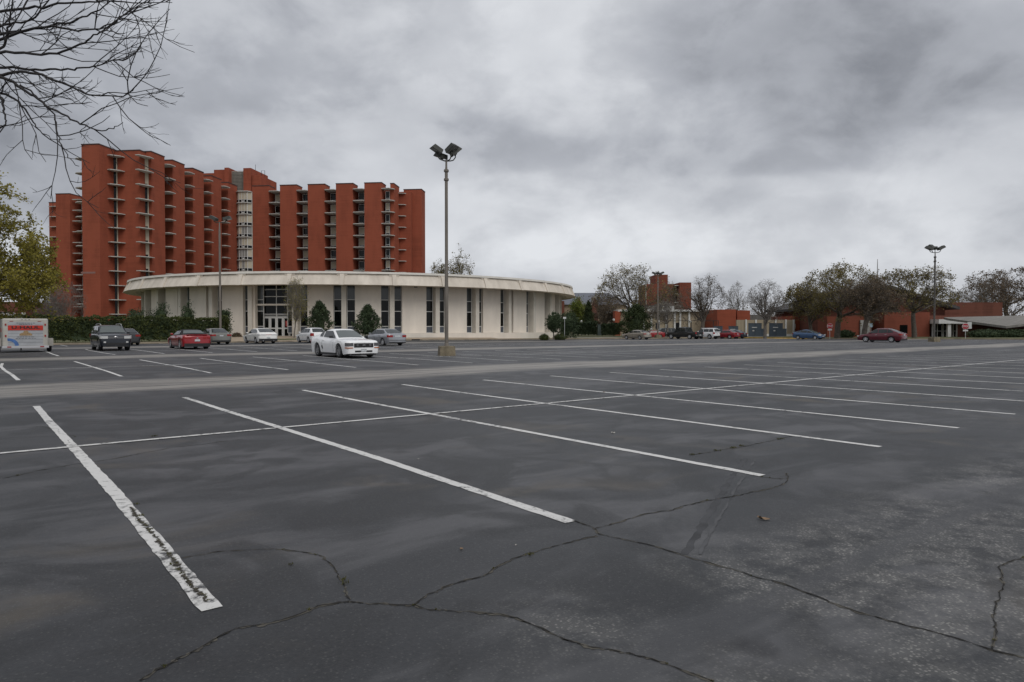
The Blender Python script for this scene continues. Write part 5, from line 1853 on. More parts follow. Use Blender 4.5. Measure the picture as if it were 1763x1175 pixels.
def make_car(name, label, u, v, heading, S, body_m, cat='car', group='cars parked in the lot'):
    """local axes: x forward, y left, z up. heading = world angle of +x"""
    loc = W3(u, v, 0.0)
    C = thing(name, label, cat, loc, heading, group)
    L, W, H = S['L'], S['W'], S['H']
    xf, xr = S['axles']; rw = S['rw']; clr = S.get('clr', 0.19)
    top = S['top']                              # lower body's top line, (x, z) from rear to front
    rb, rt, ft, fb = S['gh']                    # greenhouse: rear base, rear top, front top, front base
    hw = W / 2
    arch = rw + S.get('arch', 0.055)
    zbelt = lambda x: interp(top, x)

    def half_w(x):
        e = min(L / 2 - x, x + L / 2)
        k = S.get('nose', 0.45) if x > 0 else S.get('tail', 0.35)
        q = max(0.0, min(1.0, e / k))
        base = 0.80 + 0.20 * math.sqrt(max(0, 1 - (1 - q) ** 2.2))
        return hw * base

    def zbot(x):
        z = clr
        e = min(L / 2 - x, x + L / 2)
        z += 0.06 * max(0, 1 - e / 0.5)
        for xa in (xf, xr):
            dx = abs(x - xa)
            if dx < arch:
                z = max(z, rw + math.sqrt(arch * arch - dx * dx) - 0.005)
        return z

    def sect(x):
        zb, zt, w = zbot(x), zbelt(x), half_w(x)
        h = zt - zb
        rnd = S.get('shoulder', 0.07)
        base = clr
        def ww(z):                               # width by absolute height, so flanks stay smooth above the arches
            q = (z - base) / max(0.05, zt - base)
            return w * (0.935 + 0.065 * math.sin(min(1, max(0, q * 1.25)) * PI * 0.62)) * (1 - 0.05 * max(0, q - 0.75) / 0.25)
        zz = [zb, zb + h * .18, zb + h * .42, zb + h * .66, zt - rnd]
        P = [(0.0, zb), (ww(zb) * .86, zb)] + [(ww(z), z) for z in zz] + [(ww(zt) * .955, zt - rnd * .25), (w * .80, zt), (w * .4, zt + 0.018), (0.0, zt + 0.025)]
        return P

    xs = set(np.linspace(-L / 2, L / 2, 46))
    for xa in (xf, xr):
        xs |= set(xa + arch * np.cos(np.linspace(0, PI, 19)) * 0.9999)
    for k in (0.02, 0.06, 0.12, 0.2, 0.3):
        xs |= {L / 2 - k, -L / 2 + k}
    xs = sorted(xs)
    V, Fs = [], []
    for x in xs:
        P = sect(x)
        ring = [(x, y, z) for y, z in P] + [(x, -y, z) for y, z in P[-2:0:-1]]
        V += ring
    n = len(ring)
    for i in range(len(xs) - 1):
        for k in range(n):
            k2 = (k + 1) % n
            Fs.append((i * n + k, (i + 1) * n + k, (i + 1) * n + k2, i * n + k2))
    Fs.append(tuple(range(n)))
    Fs.append(tuple(range((len(xs) - 1) * n, len(xs) * n))[::-1])
    body = MB().add(V, Fs).build('body', body_m, C, smooth=32)
    # dark floor pan and wheel wells
    MB().b2(-L * .46, L * .46, -hw + .27, hw - .27, clr + .015, 0.52).build('underbody', M['black'], C)

    # greenhouse
    wb_, wr = hw * S.get('ghw', 0.90), hw * S.get('rfw', 0.70)
    rnd = 0.10
    def gtop(x):
        if x < rt:
            t = (x - rb) / (rt - rb); b = zbelt(rb)
            return b + (H - .03 - b) * (t ** S.get('rpow', 0.92))
        if x > ft:
            t = (fb - x) / (fb - ft); b = zbelt(fb)
            return b + (H - .03 - b) * (t ** 0.92)
        t = (x - rt) / (ft - rt)
        return H - .03 + 0.03 * math.sin(PI * t)
    gx = sorted(set(np.linspace(rb, rt, 8)) | set(np.linspace(rt, ft, 8)) | set(np.linspace(ft, fb, 8)))
    V, Fs = [], []
    def gw(x, z):
        b = zbelt(min(max(x, rb), fb))
        q = min(1.0, max(0.0, (z - b) / (H - b)))
        return wb_ + (wr - wb_) * q
    for x in gx:
        zt = gtop(x); b = zbelt(x) - 0.02
        zt = max(zt, b + 0.004)
        r_ = min(rnd, (zt - b) * .4)
        P = [(gw(x, b), b), (gw(x, zt - r_), zt - r_), (gw(x, zt) - .05 * r_ / rnd, zt - r_ * .3), (gw(x, zt) - .14, zt), (0, zt + .015)]
        V += [(x, y, z) for y, z in P] + [(x, -y, z) for y, z in P[-2::-1]]
    n = 9
    for i in range(len(gx) - 1):
        for k in range(n - 1):
            Fs.append((i * n + k, (i + 1) * n + k, (i + 1) * n + k + 1, i * n + k + 1))
    MB().add(V, Fs).build('roof', S.get('roof_m') or body_m, C, smooth=40)

    def plate_q(name, P4, m, th=0.012, parent=C, nrm=None):
        """thin slab from a corner list, pushed out along its normal"""
        P = [Vector(p) for p in P4]
        nv = (P[1] - P[0]).cross(P[-1] - P[0]).normalized()
        if nrm is not None and nv.dot(Vector(nrm)) < 0:
            P = P[::-1]; nv = -nv
        k = len(P)
        Vv = P + [p + nv * th for p in P]
        f = [tuple(range(k))[::-1], tuple(range(k, 2 * k))] + [(i, (i + 1) % k, k + (i + 1) % k, k + i) for i in range(k)]
        return MB().add(Vv, f).build(name, m, parent)

    # windscreen and rear window
    def slope_glass(nm, xb, xt, m, sgn, lo=0.10, hi=0.86):
        def at_(t):
            x = xb + (xt - xb) * t
            return x, gtop(x)
        (xa, za), (xc, zc) = at_(lo), at_(hi)
        Pn = []
        for (x, z) in ((xa, za), (xc, zc)):
            w = gw(x, z) - .11
            for q in (-1, -.5, 0, .5, 1):
                Pn.append((x, w * q, z + .02 * (1 - q * q)))
        tx, tz = xc - xa, zc - za
        l = math.hypot(tx, tz); nx, nz = (tz / l, -tx / l)
        if nx * sgn < 0:
            nx, nz = -nx, -nz
        o = 0.012
        Vv = [(x + nx * o, y, z + nz * o) for x, y, z in Pn] + [(x - nx * .01, y, z - nz * .01) for x, y, z in Pn]
        f = [(i, i + 1, i + 6, i + 5) for i in range(4)]
        f = f + [(i + 10, i + 15, i + 16, i + 11) for i in range(4)] + [(i + 1, i, i + 10, i + 11) for i in range(4)] + [(i + 5, i + 6, i + 16, i + 15) for i in range(4)] + [(0, 5, 15, 10), (9, 4, 14, 19)]
        if sgn < 0:
            f = [g[::-1] for g in f]
        MB().add(Vv, f).build(nm, m, C, smooth=50)
    slope_glass('windscreen', fb, ft, S.get('ws', M['windscreen']), 1)
    slope_glass('rear_window', rb, rt, S.get('rw_m', M['car_glass']), -1, S.get('rlo', 0.12), 0.86)

    # side windows, split by pillars given as x positions at mid height
    zlo = S.get('wlo', 0.035); zhi = S.get('whi', 0.10)
    for (x0, x1) in S['sidew']:                  # extents at the belt; slanted to follow the pillars
        def xs_at(xb_, t, z):
            # limit to the greenhouse outline at this height
            b0, b1 = zbelt(rb), zbelt(fb)
            lo_ = rb + (rt - rb) * min(1, max(0, (z - b0) / (H - b0))) + 0.10
            hi_ = fb - (fb - ft) * min(1, max(0, (z - b1) / (H - b1))) - 0.09
            return min(max(xb_, lo_), hi_)
        zb0, zb1 = zbelt(x0) + zlo, zbelt(x1) + zlo
        zt = H - zhi
        cor = []
        for t in np.linspace(0, 1, 5):
            z = zb0 + (zt - zb0) * t
            cor.append((xs_at(x0, t, z), z))
        for t in np.linspace(1, 0, 5):
            z = zb1 + (zt - zb1) * t
            cor.append((xs_at(x1, t, z), z))
        for s in (1, -1):
            Pq = [(x, s * (gw(x, z) + .004), z) for x, z in cor]
            k = len(Pq)
            Vv = Pq + [(x, y + s * .010, z) for x, y, z in Pq]
            f = [tuple(range(k)), tuple(range(k, 2 * k))[::-1]] + [(i, k + i, k + (i + 1) % k, (i + 1) % k) for i in range(k)]
            if s < 0:
                f = [g[::-1] for g in f]
            MB().add(Vv, f).build('side_window', M['car_glass'], C)

    # parts that wrap the ends of the body
    def outline_x(y, end):
        # inverse of half_w near an end
        lo, hi = 0.0, 0.6
        if abs(y) <= half_w(L / 2 * end) * .97:
            return L / 2 * end
        for _ in range(24):
            m_ = (lo + hi) / 2
            if half_w((L / 2 - m_) * end) * 1.005 >= abs(y):
                hi = m_
            else:
                lo = m_
        return (L / 2 - hi) * end

    def wrap(nm, y0, y1, z0, z1, end, m, off=0.018, th=0.03, parent=C, slant=0.0, k=10, z0b=None, z1b=None):
        z0b = z0 if z0b is None else z0b; z1b = z1 if z1b is None else z1b
        Vv, f = [], []
        for i in range(k + 1):
            t = i / k
            y = y0 + (y1 - y0) * t
            x = outline_x(y, end)
            ya = y * (1 + 0.022) if abs(y) > hw * .8 else y
            a, b = z0 + (z0b - z0) * t, z1 + (z1b - z1) * t
            for (dx, z) in ((off, a), (off - slant, b), (-th, b), (-th, a)):
                Vv.append((x + end * dx, ya, z))
            if i:
                q, o = 4 * (i - 1), 4 * i
                f += [(q, o, o + 1, q + 1), (q + 1, o + 1, o + 2, q + 2), (q + 3, q + 2, o + 2, o + 3), (q, q + 3, o + 3, o)]
        f += [(0, 1, 2, 3), (4 * k + 3, 4 * k + 2, 4 * k + 1, 4 * k)]
        if (y1 - y0) * end < 0:
            f = [g[::-1] for g in f]
        return MB().add(Vv, f).build(nm, m, parent)

    for p in S.get('front', []):
        nm, y0, y1, z0, z1, m = p[:6]
        kw = p[6] if len(p) > 6 else {}
        if nm in ('headlight', 'fog_lamp', 'side_marker'):
            for s in (-1, 1):
                wrap(nm, s * y0 * hw, s * y1 * hw, z0, z1, 1, M[m], **kw)
        else:
            wrap(nm, y0 * hw, y1 * hw, z0, z1, 1, M[m], **kw)
    for p in S.get('rear', []):
        nm, y0, y1, z0, z1, m = p[:6]
        kw = p[6] if len(p) > 6 else {}
        if nm in ('tail_light', 'reversing_light'):
            for s in (-1, 1):
                wrap(nm, s * y0 * hw, s * y1 * hw, z0, z1, -1, M[m], **kw)
        else:
            wrap(nm, y0 * hw, y1 * hw, z0, z1, -1, M[m] if isinstance(m, str) else m, **kw)

    # sill strip, door gaps, handles, mirrors
    xs0, xs1 = xr + arch + .04, xf - arch - .04
    for s in (1, -1):
        MB().b2(xs0, xs1, s * (hw * .95) - .03, s * (hw * .95) + .03, clr - .03, clr + .07).build('sill', S.get('sill_m') or M['trim_black'], C)
        for xd in S['doors']:
            P = []
            for z in np.linspace(clr + .12, zbelt(xd) - .05, 7):
                P.append((xd, z))
            b = MB(); Vv, f = [], []
            for i, (x, z) in enumerate(P):
                Q = sect(x)
                y = interp(sorted([(zz, yy) for yy, zz in Q[2:8]]), z) + .003
                Vv += [(x - .009, s * y, z), (x + .009, s * y, z)]
                if i:
                    g = (2 * i - 2, 2 * i - 1, 2 * i + 1, 2 * i)
                    f.append(g if s < 0 else g[::-1])
            b.add(Vv, f).build('door_gap', M['trim_black'], C)
        for xh in S['handles']:
            zz = zbelt(xh) - .14
            y = half_w(xh) * .985
            MB().b2(xh - .10, xh + .10, s * y - .015, s * y + .03, zz - .018, zz + .018).build('door_handle', S.get('handle_m') or body_m, C)
        xm = fb - .32
        zm = zbelt(xm) + .09
        mb = MB()
        mb.box((xm, s * (hw * .93 + .11), zm), (.11, .17, .12), 0)
        mb.b2(xm - .04, xm + .04, s * (hw * .93 + .03) - .06, s * (hw * .93 + .03) + .06, zm - .06, zm - .02)
        mm = mb.build('mirror', S.get('mirror_m') or body_m, C)
        bev = mm.modifiers.new('bevel', 'BEVEL'); bev.width = .03; bev.segments = 2
    # wheels
    tw = S.get('tw', 0.22)
    tm, rme = wheel_mesh(rw, tw, S.get('dark_rim', False))
    for xa in (xf, xr):
        for s in (1, -1):
            o = link('wheel', tm, C)
            o.location = (xa, s * (hw - tw / 2 - .015), rw)
            if s < 0:
                o.rotation_euler = (0, 0, PI)
            link('rim', rme, o)
    for fn in S.get('extra', []):
        fn(C, dict(hw=hw, L=L, H=H, zbelt=zbelt, gw=gw, gtop=gtop, wrap=wrap, body=body_m))
    return C


HEAD_IN = math.atan2(VY, VX)          # nose towards the kerb (+v)
HEAD_OUT = HEAD_IN + PI               # nose towards the camera (-v)


def sedan_spec(L=4.8, W=1.84, H=1.46, **kw):
    k = L / 4.8
    S = dict(L=L, W=W, H=H, axles=(1.40 * k, -1.38 * k), rw=0.32,
             top=[(-2.40 * k, 0.86), (-2.30 * k, 0.99), (-1.75 * k, 1.03), (-1.0 * k, 0.985), (0.9 * k, 0.93), (1.15 * k, 0.91), (2.0 * k, 0.80), (2.30 * k, 0.70), (2.40 * k, 0.60)],
             gh=(-1.95 * k, -1.05 * k, 0.28 * k, 1.12 * k),
             sidew=[(-1.55 * k, -0.93 * k), (-0.88 * k, 0.02 * k), (0.10 * k, 0.95 * k)],
             doors=[-0.98 * k, 0.06 * k, 1.0 * k], handles=[-0.80 * k, 0.22 * k],
             front=[('headlight', .52, .97, .60, .73, 'lamp_clear'), ('grille', -.38, .38, .56, .70, 'trim_black'), ('bumper_intake', -.6, .6, .28, .40, 'trim_black'), ('plate', -.16, .16, .44, .54, 'plate', dict(off=.03))],
             rear=[('tail_light', .52, .985, .76, .92, 'tail_red'), ('plate', -.17, .17, .74, .86, 'plate', dict(off=.02)), ('bumper_strip', -.85, .85, .26, .38, 'trim_black')])
    S.update(kw)
    return S


# --- the white coupe in the middle of the lot
def coupe_details(C, g):
    hw, L = g['hw'], g['L']
    w = g['wrap']
    # grille lamps and galloping-horse mark
    for s in (-1, 1):
        b = MB(); b.lathe([(0.001, .03), (.062, .028), (.068, 0)], 14, axis='y')
        o = b.build('grille_lamp', M['lamp_smoked'], C)
        o.location = (L / 2 + .012, s * .34, .635); o.rotation_euler = (0, 0, -PI / 2)
    hs = [(-.09, .02), (-.05, .035), (-.01, .03), (.03, .05), (.06, .045), (.085, .02), (.05, .01), (.075, -.03), (.06, -.035), (.03, -.005), (-.02, -.005), (-.06, -.04), (-.075, -.035), (-.05, -.002), (-.085, .0)]
    P = [(L / 2 + .030, y, .635 + z) for y, z in hs]
    k = len(P)
    V = P + [(x + .012, y, z) for x, y, z in P]
    MB().add(V, [tuple(range(k))[::-1], tuple(range(k, 2 * k))] + [(i, (i + 1) % k, k + (i + 1) % k, k + i) for i in range(k)]).build('emblem', M['chrome'], C)
    # hood scoop crease, side scoop, quarter window
    for s in (-1, 1):
        b = MB(); b.add([(-.70, s * (hw * .985 + .004), .42), (-.55, s * (hw * .988 + .004), .42), (-.62, s * (hw * .992 + .004), .70), (-.78, s * (hw * .992 + .004), .68)], [(0, 1, 2, 3) if s < 0 else (3, 2, 1, 0)])
        b.build('side_scoop', M['trim_black'], C)
        b = MB(); b.b2(1.22, 1.32, s * (hw * .99) - .006, s * (hw * .99) + .010, .70, .75); b.build('fender_badge', M['chrome'], C)
    b = MB(); b.tube([(L / 2 - .70, -.30, .985), (L / 2 - .1, -.24, .90)], .012, 5).tube([(L / 2 - .70, .30, .985), (L / 2 - .1, .24, .90)], .012, 5)
    b.build('hood_crease', g['body'], C)


W_COUPE = paint('white', (0.86, 0.86, 0.86))
make_car('coupe_car', 'white two-door sports coupe facing the camera in the open lot', 15.4, 33.55, HEAD_OUT,
         dict(L=4.62, W=1.86, H=1.45, axles=(1.36, -1.32), rw=0.345, clr=0.17, arch=0.06, dark_rim=True, nose=0.42, shoulder=.13, ghw=.86, rfw=.63,
              top=[(-2.31, 0.92), (-2.24, 1.03), (-1.55, 1.05), (-0.9, 1.02), (0.0, 0.965), (0.95, 0.95), (1.6, 0.92), (2.12, 0.87), (2.26, 0.82), (2.31, 0.76)],
              gh=(-1.90, -0.72, 0.02, 0.95), sidew=[(-1.20, -0.86), (-0.72, 0.76)], doors=[-0.68, 0.72], handles=[-0.50],
              front=[('headlight', .60, .97, .60, .76, 'lamp_smoked', dict(off=.016)), ('grille', -.56, .56, .53, .74, 'trim_black', dict(off=.014)), ('side_marker', .62, .97, .49, .535, 'amber'),
                     ('bumper_intake', -.50, -.16, .30, .38, 'trim_black'), ('bumper_intake', .16, .50, .30, .38, 'trim_black'), ('plate', -.16, .16, .33, .47, 'plate', dict(off=.03)), ('chin', -.72, .72, .15, .19, 'trim_black')],
              rear=[('tail_light', .58, .95, .72, .88, 'tail_red'), ('plate', -.17, .17, .55, .68, 'plate', dict(off=.02)), ('bumper_strip', -.85, .85, .22, .34, 'trim_black')],
              extra=[coupe_details], mirror_m=M['trim_black']), W_COUPE)


# --- dark sport utility
def suv_rails(C, g):
    H = g['H']
    for s in (-1, 1):
        y = s * (g['gw'](0, H) - .10)
        MB().tube([(-1.75, y, H - .02), (-1.65, y, H + .07), (-.0, y, H + .085), (.35, y, H + .06), (.5, y, H - .02)], .022, 6).build('roof_rail', M['alloy'], C)


def suv_badge(C, g):
    b = MB(); b.lathe([(.06, 0), (.085, .012), (.06, .024)], 18, axis='y')
    o = b.build('emblem', M['chrome'], C); o.location = (g['L'] / 2 + .02, 0, .88); o.rotation_euler = (0, 0, -PI / 2); o.scale = (1.3, 1, .8)
    for s in (-1, 1):
        pass


def suv_spec(**kw):
    S = dict(L=4.75, W=1.86, H=1.69, axles=(1.42, -1.37), rw=0.375, clr=0.26, arch=0.07, nose=.40, tail=.28, shoulder=.08, tw=.25,
             top=[(-2.37, 1.02), (-2.32, 1.10), (-1.4, 1.12), (0.8, 1.10), (1.15, 1.12), (1.7, 1.09), (2.2, 1.02), (2.33, .95), (2.37, .86)],
             gh=(-2.33, -1.98, 0.28, 1.10), rpow=1.0, ghw=.92, rfw=.76, sidew=[(-2.05, -1.25), (-1.18, -0.22), (-0.14, 0.90)], doors=[-1.22, -.18, .98], handles=[-1.02, .02],
             front=[('headlight', .50, .97, .80, .97, 'lamp_clear'), ('grille', -.44, .44, .80, .95, 'alloy_dark'), ('bumper_intake', -.62, .62, .40, .52, 'trim_black'), ('fog_lamp', .62, .76, .52, .62, 'lamp_clear'), ('chin', -.8, .8, .26, .34, 'trim_black')],
             rear=[('tail_light', .72, .985, .82, 1.08, 'tail_red'), ('plate', -.17, .17, .78, .92, 'plate', dict(off=.02)), ('bumper_strip', -.9, .9, .32, .52, 'trim_black')],
             extra=[suv_rails])
    S.update(kw)
    return S


NAVY = paint('navy', (0.010, 0.013, 0.020), 0.2)
make_car('sport_utility_car', 'dark navy sport utility with silver roof rails facing the camera', 7.55, 53.6, HEAD_OUT, suv_spec(extra=[suv_rails, suv_badge]), NAVY)
make_car('sedan_car', 'black sedan mostly hidden behind the dark sport utility', 10.75, 68.6, HEAD_IN, sedan_spec(), paint('black', (0.012, 0.013, 0.015)))


# --- red convertible with a black soft top
def camaro_details(C, g):
    hw, L = g['hw'], g['L']
    bt = [(-.10, 0), (-.04, 0), (-.04, .035), (.04, .035), (.04, 0), (.10, 0), (.085, -.03), (.04, -.03), (.04, -.055), (-.04, -.055), (-.04, -.03), (-.085, -.03)]
    P = [(-L / 2 - .015, y, .80 + z) for y, z in bt]
    k = len(P)
    V = P + [(x - .012, y, z) for x, y, z in P]
    MB().add(V, [tuple(range(k)), tuple(range(k, 2 * k))[::-1]] + [(i, k + i, k + (i + 1) % k, (i + 1) % k) for i in range(k)]).build('emblem', M['chrome'], C)
    MB().b2(-L / 2 - .03, -L / 2 + .32, -hw * .72, hw * .72, 1.03, 1.06).build('spoiler', g['body'], C)


RED = paint('red', (0.30, 0.012, 0.018), 0.1)
TOP_BLACK = mat('soft_top', (0.012, 0.012, 0.013), 0.9, 0.2, 20)
make_car('convertible_car', 'red convertible with black soft top seen from behind', 12.55, 53.7, HEAD_IN,
         dict(L=4.84, W=1.92, H=1.39, axles=(1.42, -1.43), rw=0.36, clr=0.17, arch=.05, nose=.5, shoulder=.10, tw=.27,
              top=[(-2.42, 0.86), (-2.34, 1.00), (-1.7, 1.03), (-0.9, 1.01), (0.0, 0.98), (0.9, 0.97), (1.6, .92), (2.2, .82), (2.42, .66)],
              gh=(-1.62, -0.85, 0.05, 0.92), rfw=.66, roof_m=TOP_BLACK, rlo=.2, rw_m=M['windscreen'], sidew=[(-0.95, -0.62), (-0.55, 0.74)], doors=[-.5, .85], handles=[-.34],
              front=[('headlight', .62, .97, .58, .72, 'lamp_clear'), ('grille', -.55, .55, .54, .70, 'trim_black'), ('bumper_intake', -.5, .5, .26, .38, 'trim_black')],
              rear=[('tail_light', .40, .62, .74, .86, 'tail_red'), ('tail_light', .66, .90, .74, .86, 'tail_red'), ('plate', -.18, .18, .56, .70, 'plate', dict(off=.03)), ('bumper_strip', -.86, .86, .18, .42, 'trim_black')],
              extra=[camaro_details]), RED)

make_car('sedan_car', 'grey-green older sedan nosed to the hedge behind the red convertible', 17.9, 67.2, HEAD_IN, sedan_spec(L=4.9, H=1.47), paint('sage', (0.19, 0.19, 0.17), 0.5))


def fastback(C, g):
    hw, L = g['hw'], g['L']
    MB().b2(-L / 2 - .012, -L / 2 + .02, -hw * .80, hw * .80, .84, .875).build('tail_bar', M['tail_red'], C)
    for s in (-1, 1):
        MB().tube([(-L / 2 + .02, s * .5, .27), (-L / 2 - .03, s * .5, .27)], .05, 10).build('exhaust', M['chrome'], C)


PEARL = paint('pearl', (0.80, 0.79, 0.76))
make_car('sedan_car', 'white fastback sedan with black lower bumper before the hall doors', 22.4, 68.0, HEAD_IN,
         sedan_spec(L=4.93, W=1.86, H=1.47, gh=(-2.15, -0.95, .22, 1.15), rpow=.8,
                    rear=[('tail_light', .30, .985, .82, .89, 'alloy'), ('plate', -.17, .17, .52, .64, 'plate', dict(off=.03)), ('bumper_strip', -.92, .92, .22, .48, 'trim_black')], extra=[fastback]), PEARL)

make_car('hatchback_car', 'small white hatchback partly hidden by the white coupe', 27.4, 67.4, HEAD_IN,
         dict(L=4.2, W=1.75, H=1.52, axles=(1.30, -1.25), rw=0.31, tail=.35, top=[(-2.1, .80), (-2.0, 1.0), (-1.2, 1.02), (0.85, .97), (1.1, .96), (1.75, .84), (2.0, .72), (2.1, .6)],
              gh=(-2.0, -1.35, .25, 1.15), sidew=[(-1.35, -.82), (-.76, .06), (.13, .98)], doors=[-.8, .1, 1.0], handles=[-.62, .26],
              front=[('headlight', .52, .97, .62, .78, 'lamp_clear'), ('grille', -.4, .4, .5, .62, 'trim_black')],
              rear=[('tail_light', .68, .99, .70, .98, 'tail_red'), ('plate', -.17, .17, .68, .80, 'plate', dict(off=.02)), ('bumper_strip', -.8, .8, .24, .36, 'trim_black')]), paint('white2', (0.82, 0.82, 0.82)))

make_car('sedan_car', 'silver sedan with round-edged red tail lights behind the white coupe', 28.15, 53.2, HEAD_IN,
         sedan_spec(L=4.8, W=1.80, H=1.44, rear=[('tail_light', .50, .985, .72, .90, 'tail_red'), ('plate', -.28, .28, .72, .88, 'plate', dict(off=.02)), ('bumper_strip', -.9, .9, .44, .50, 'alloy_dark'), ('bumper_strip', -.85, .85, .24, .32, 'trim_black')]),
         paint('silver', (0.36, 0.37, 0.39), 0.6))

# --- the far cluster by the kerb
make_car('sedan_car', 'tan compact sedan by the kerb below the dark evergreen', 77.8, 68.0, HEAD_IN, sedan_spec(L=4.45, W=1.70, H=1.40, rw=.30), paint('tan', (0.36, 0.32, 0.27), 0.4))


def pickup_bed(C, g):
    hw = g['hw']
    MB().b2(-2.82, -.98, -hw + .10, hw - .10, 1.085, 1.15).build('bed_cover', M['trim_black'], C)
    MB().b2(-3.02, -2.9, -hw * .9, hw * .9, .55, .68).build('rear_bumper', M['chrome'], C)


PICK = paint('charcoal', (0.022, 0.024, 0.026), 0.3)
PSPEC = dict(L=5.85, W=2.02, H=1.90, axles=(1.92, -1.68), rw=0.40, clr=0.34, arch=.07, tail=.15, shoulder=.06, tw=.27,
             top=[(-2.92, 1.10), (-2.9, 1.13), (-.95, 1.13), (-.9, 1.16), (1.2, 1.16), (1.55, 1.17), (2.4, 1.13), (2.8, 1.06), (2.92, .92)],
             gh=(-.98, -.78, .62, 1.48), rpow=1.0, rfw=.76, sidew=[(-.72, .12), (.2, 1.28)], doors=[-.8, .16, 1.35], handles=[-.6, .36],
             front=[('headlight', .60, .97, .82, 1.02, 'lamp_clear'), ('grille', -.56, .56, .78, 1.02, 'trim_black'), ('bumper_intake', -.85, .85, .42, .58, 'chrome')],
             rear=[('tail_light', .80, .995, .82, 1.08, 'tail_red'), ('plate', -.16, .16, .60, .72, 'plate', dict(off=.12))], extra=[pickup_bed])
make_car('pickup_truck', 'dark charcoal crew-cab pickup by the kerb', 89.6, 68.3, HEAD_IN, PSPEC, PICK, cat='truck')
make_car('sport_utility_car', 'white sport utility between the charcoal pickup and the bright red sedan', 95.0, 68.2, HEAD_IN, suv_spec(L=4.5, W=1.82, H=1.72), paint('white3', (0.80, 0.80, 0.80)))
make_car('sedan_car', 'bright red sedan parked right of the white sport utility', 99.8, 67.6, HEAD_IN, sedan_spec(L=4.6), paint('red2', (0.26, 0.012, 0.02), .1))
make_car('sedan_car', 'dark blue sedan half hidden beside the bright red sedan', 103.3, 68.6, HEAD_IN, sedan_spec(L=4.7), paint('blueblack', (0.02, 0.028, 0.045), .3))
make_car('hatchback_car', 'blue rounded hatchback near the yellow kerb', 100.2, 53.3, HEAD_OUT,
         dict(L=4.45, W=1.72, H=1.49, axles=(1.42, -1.28), rw=0.30, tail=.3, nose=.55, top=[(-2.22, .82), (-2.15, 1.02), (-1.3, 1.03), (.9, .95), (1.25, .92), (1.8, .80), (2.1, .68), (2.22, .56)],
              gh=(-2.1, -.62, .10, 1.55), rpow=.75, sidew=[(-1.62, -1.02), (-.95, .08), (.15, 1.15)], doors=[-.98, .12, 1.1], handles=[-.78, .3],
              front=[('headlight', .58, .98, .60, .80, 'lamp_clear'), ('bumper_intake', -.55, .55, .28, .42, 'trim_black'), ('plate', -.17, .17, .44, .56, 'plate', dict(off=.03))],
              rear=[('tail_light', .70, .985, .75, .98, 'tail_red')]), paint('blue', (0.055, 0.110, 0.215), .4))
make_car('sedan_car', 'maroon sedan standing side-on near the second lamp post', 77.3, 32.9, HEAD_IN, sedan_spec(L=4.55, W=1.76, H=1.50, handle_m=M['chrome'], gh=(-2.0, -.85, .28, 1.22)), paint('maroon', (0.115, 0.010, 0.020), .3))
# two cars on the service road behind
make_car('sedan_car', 'small bright red car on the service road behind the tan sedan', 92.7, 77.6, HEAD_IN + R(60), sedan_spec(L=4.3, H=1.40), paint('red3', (0.30, 0.015, 0.02), .1), group='cars on the service road')
make_car('sport_utility_car', 'black boxy sport utility on the service road behind the small bare tree', 98.5, 79.8, HEAD_IN + R(60), suv_spec(L=4.3, H=1.80, extra=[]), paint('black2', (0.014, 0.015, 0.016)), group='cars on the service road')


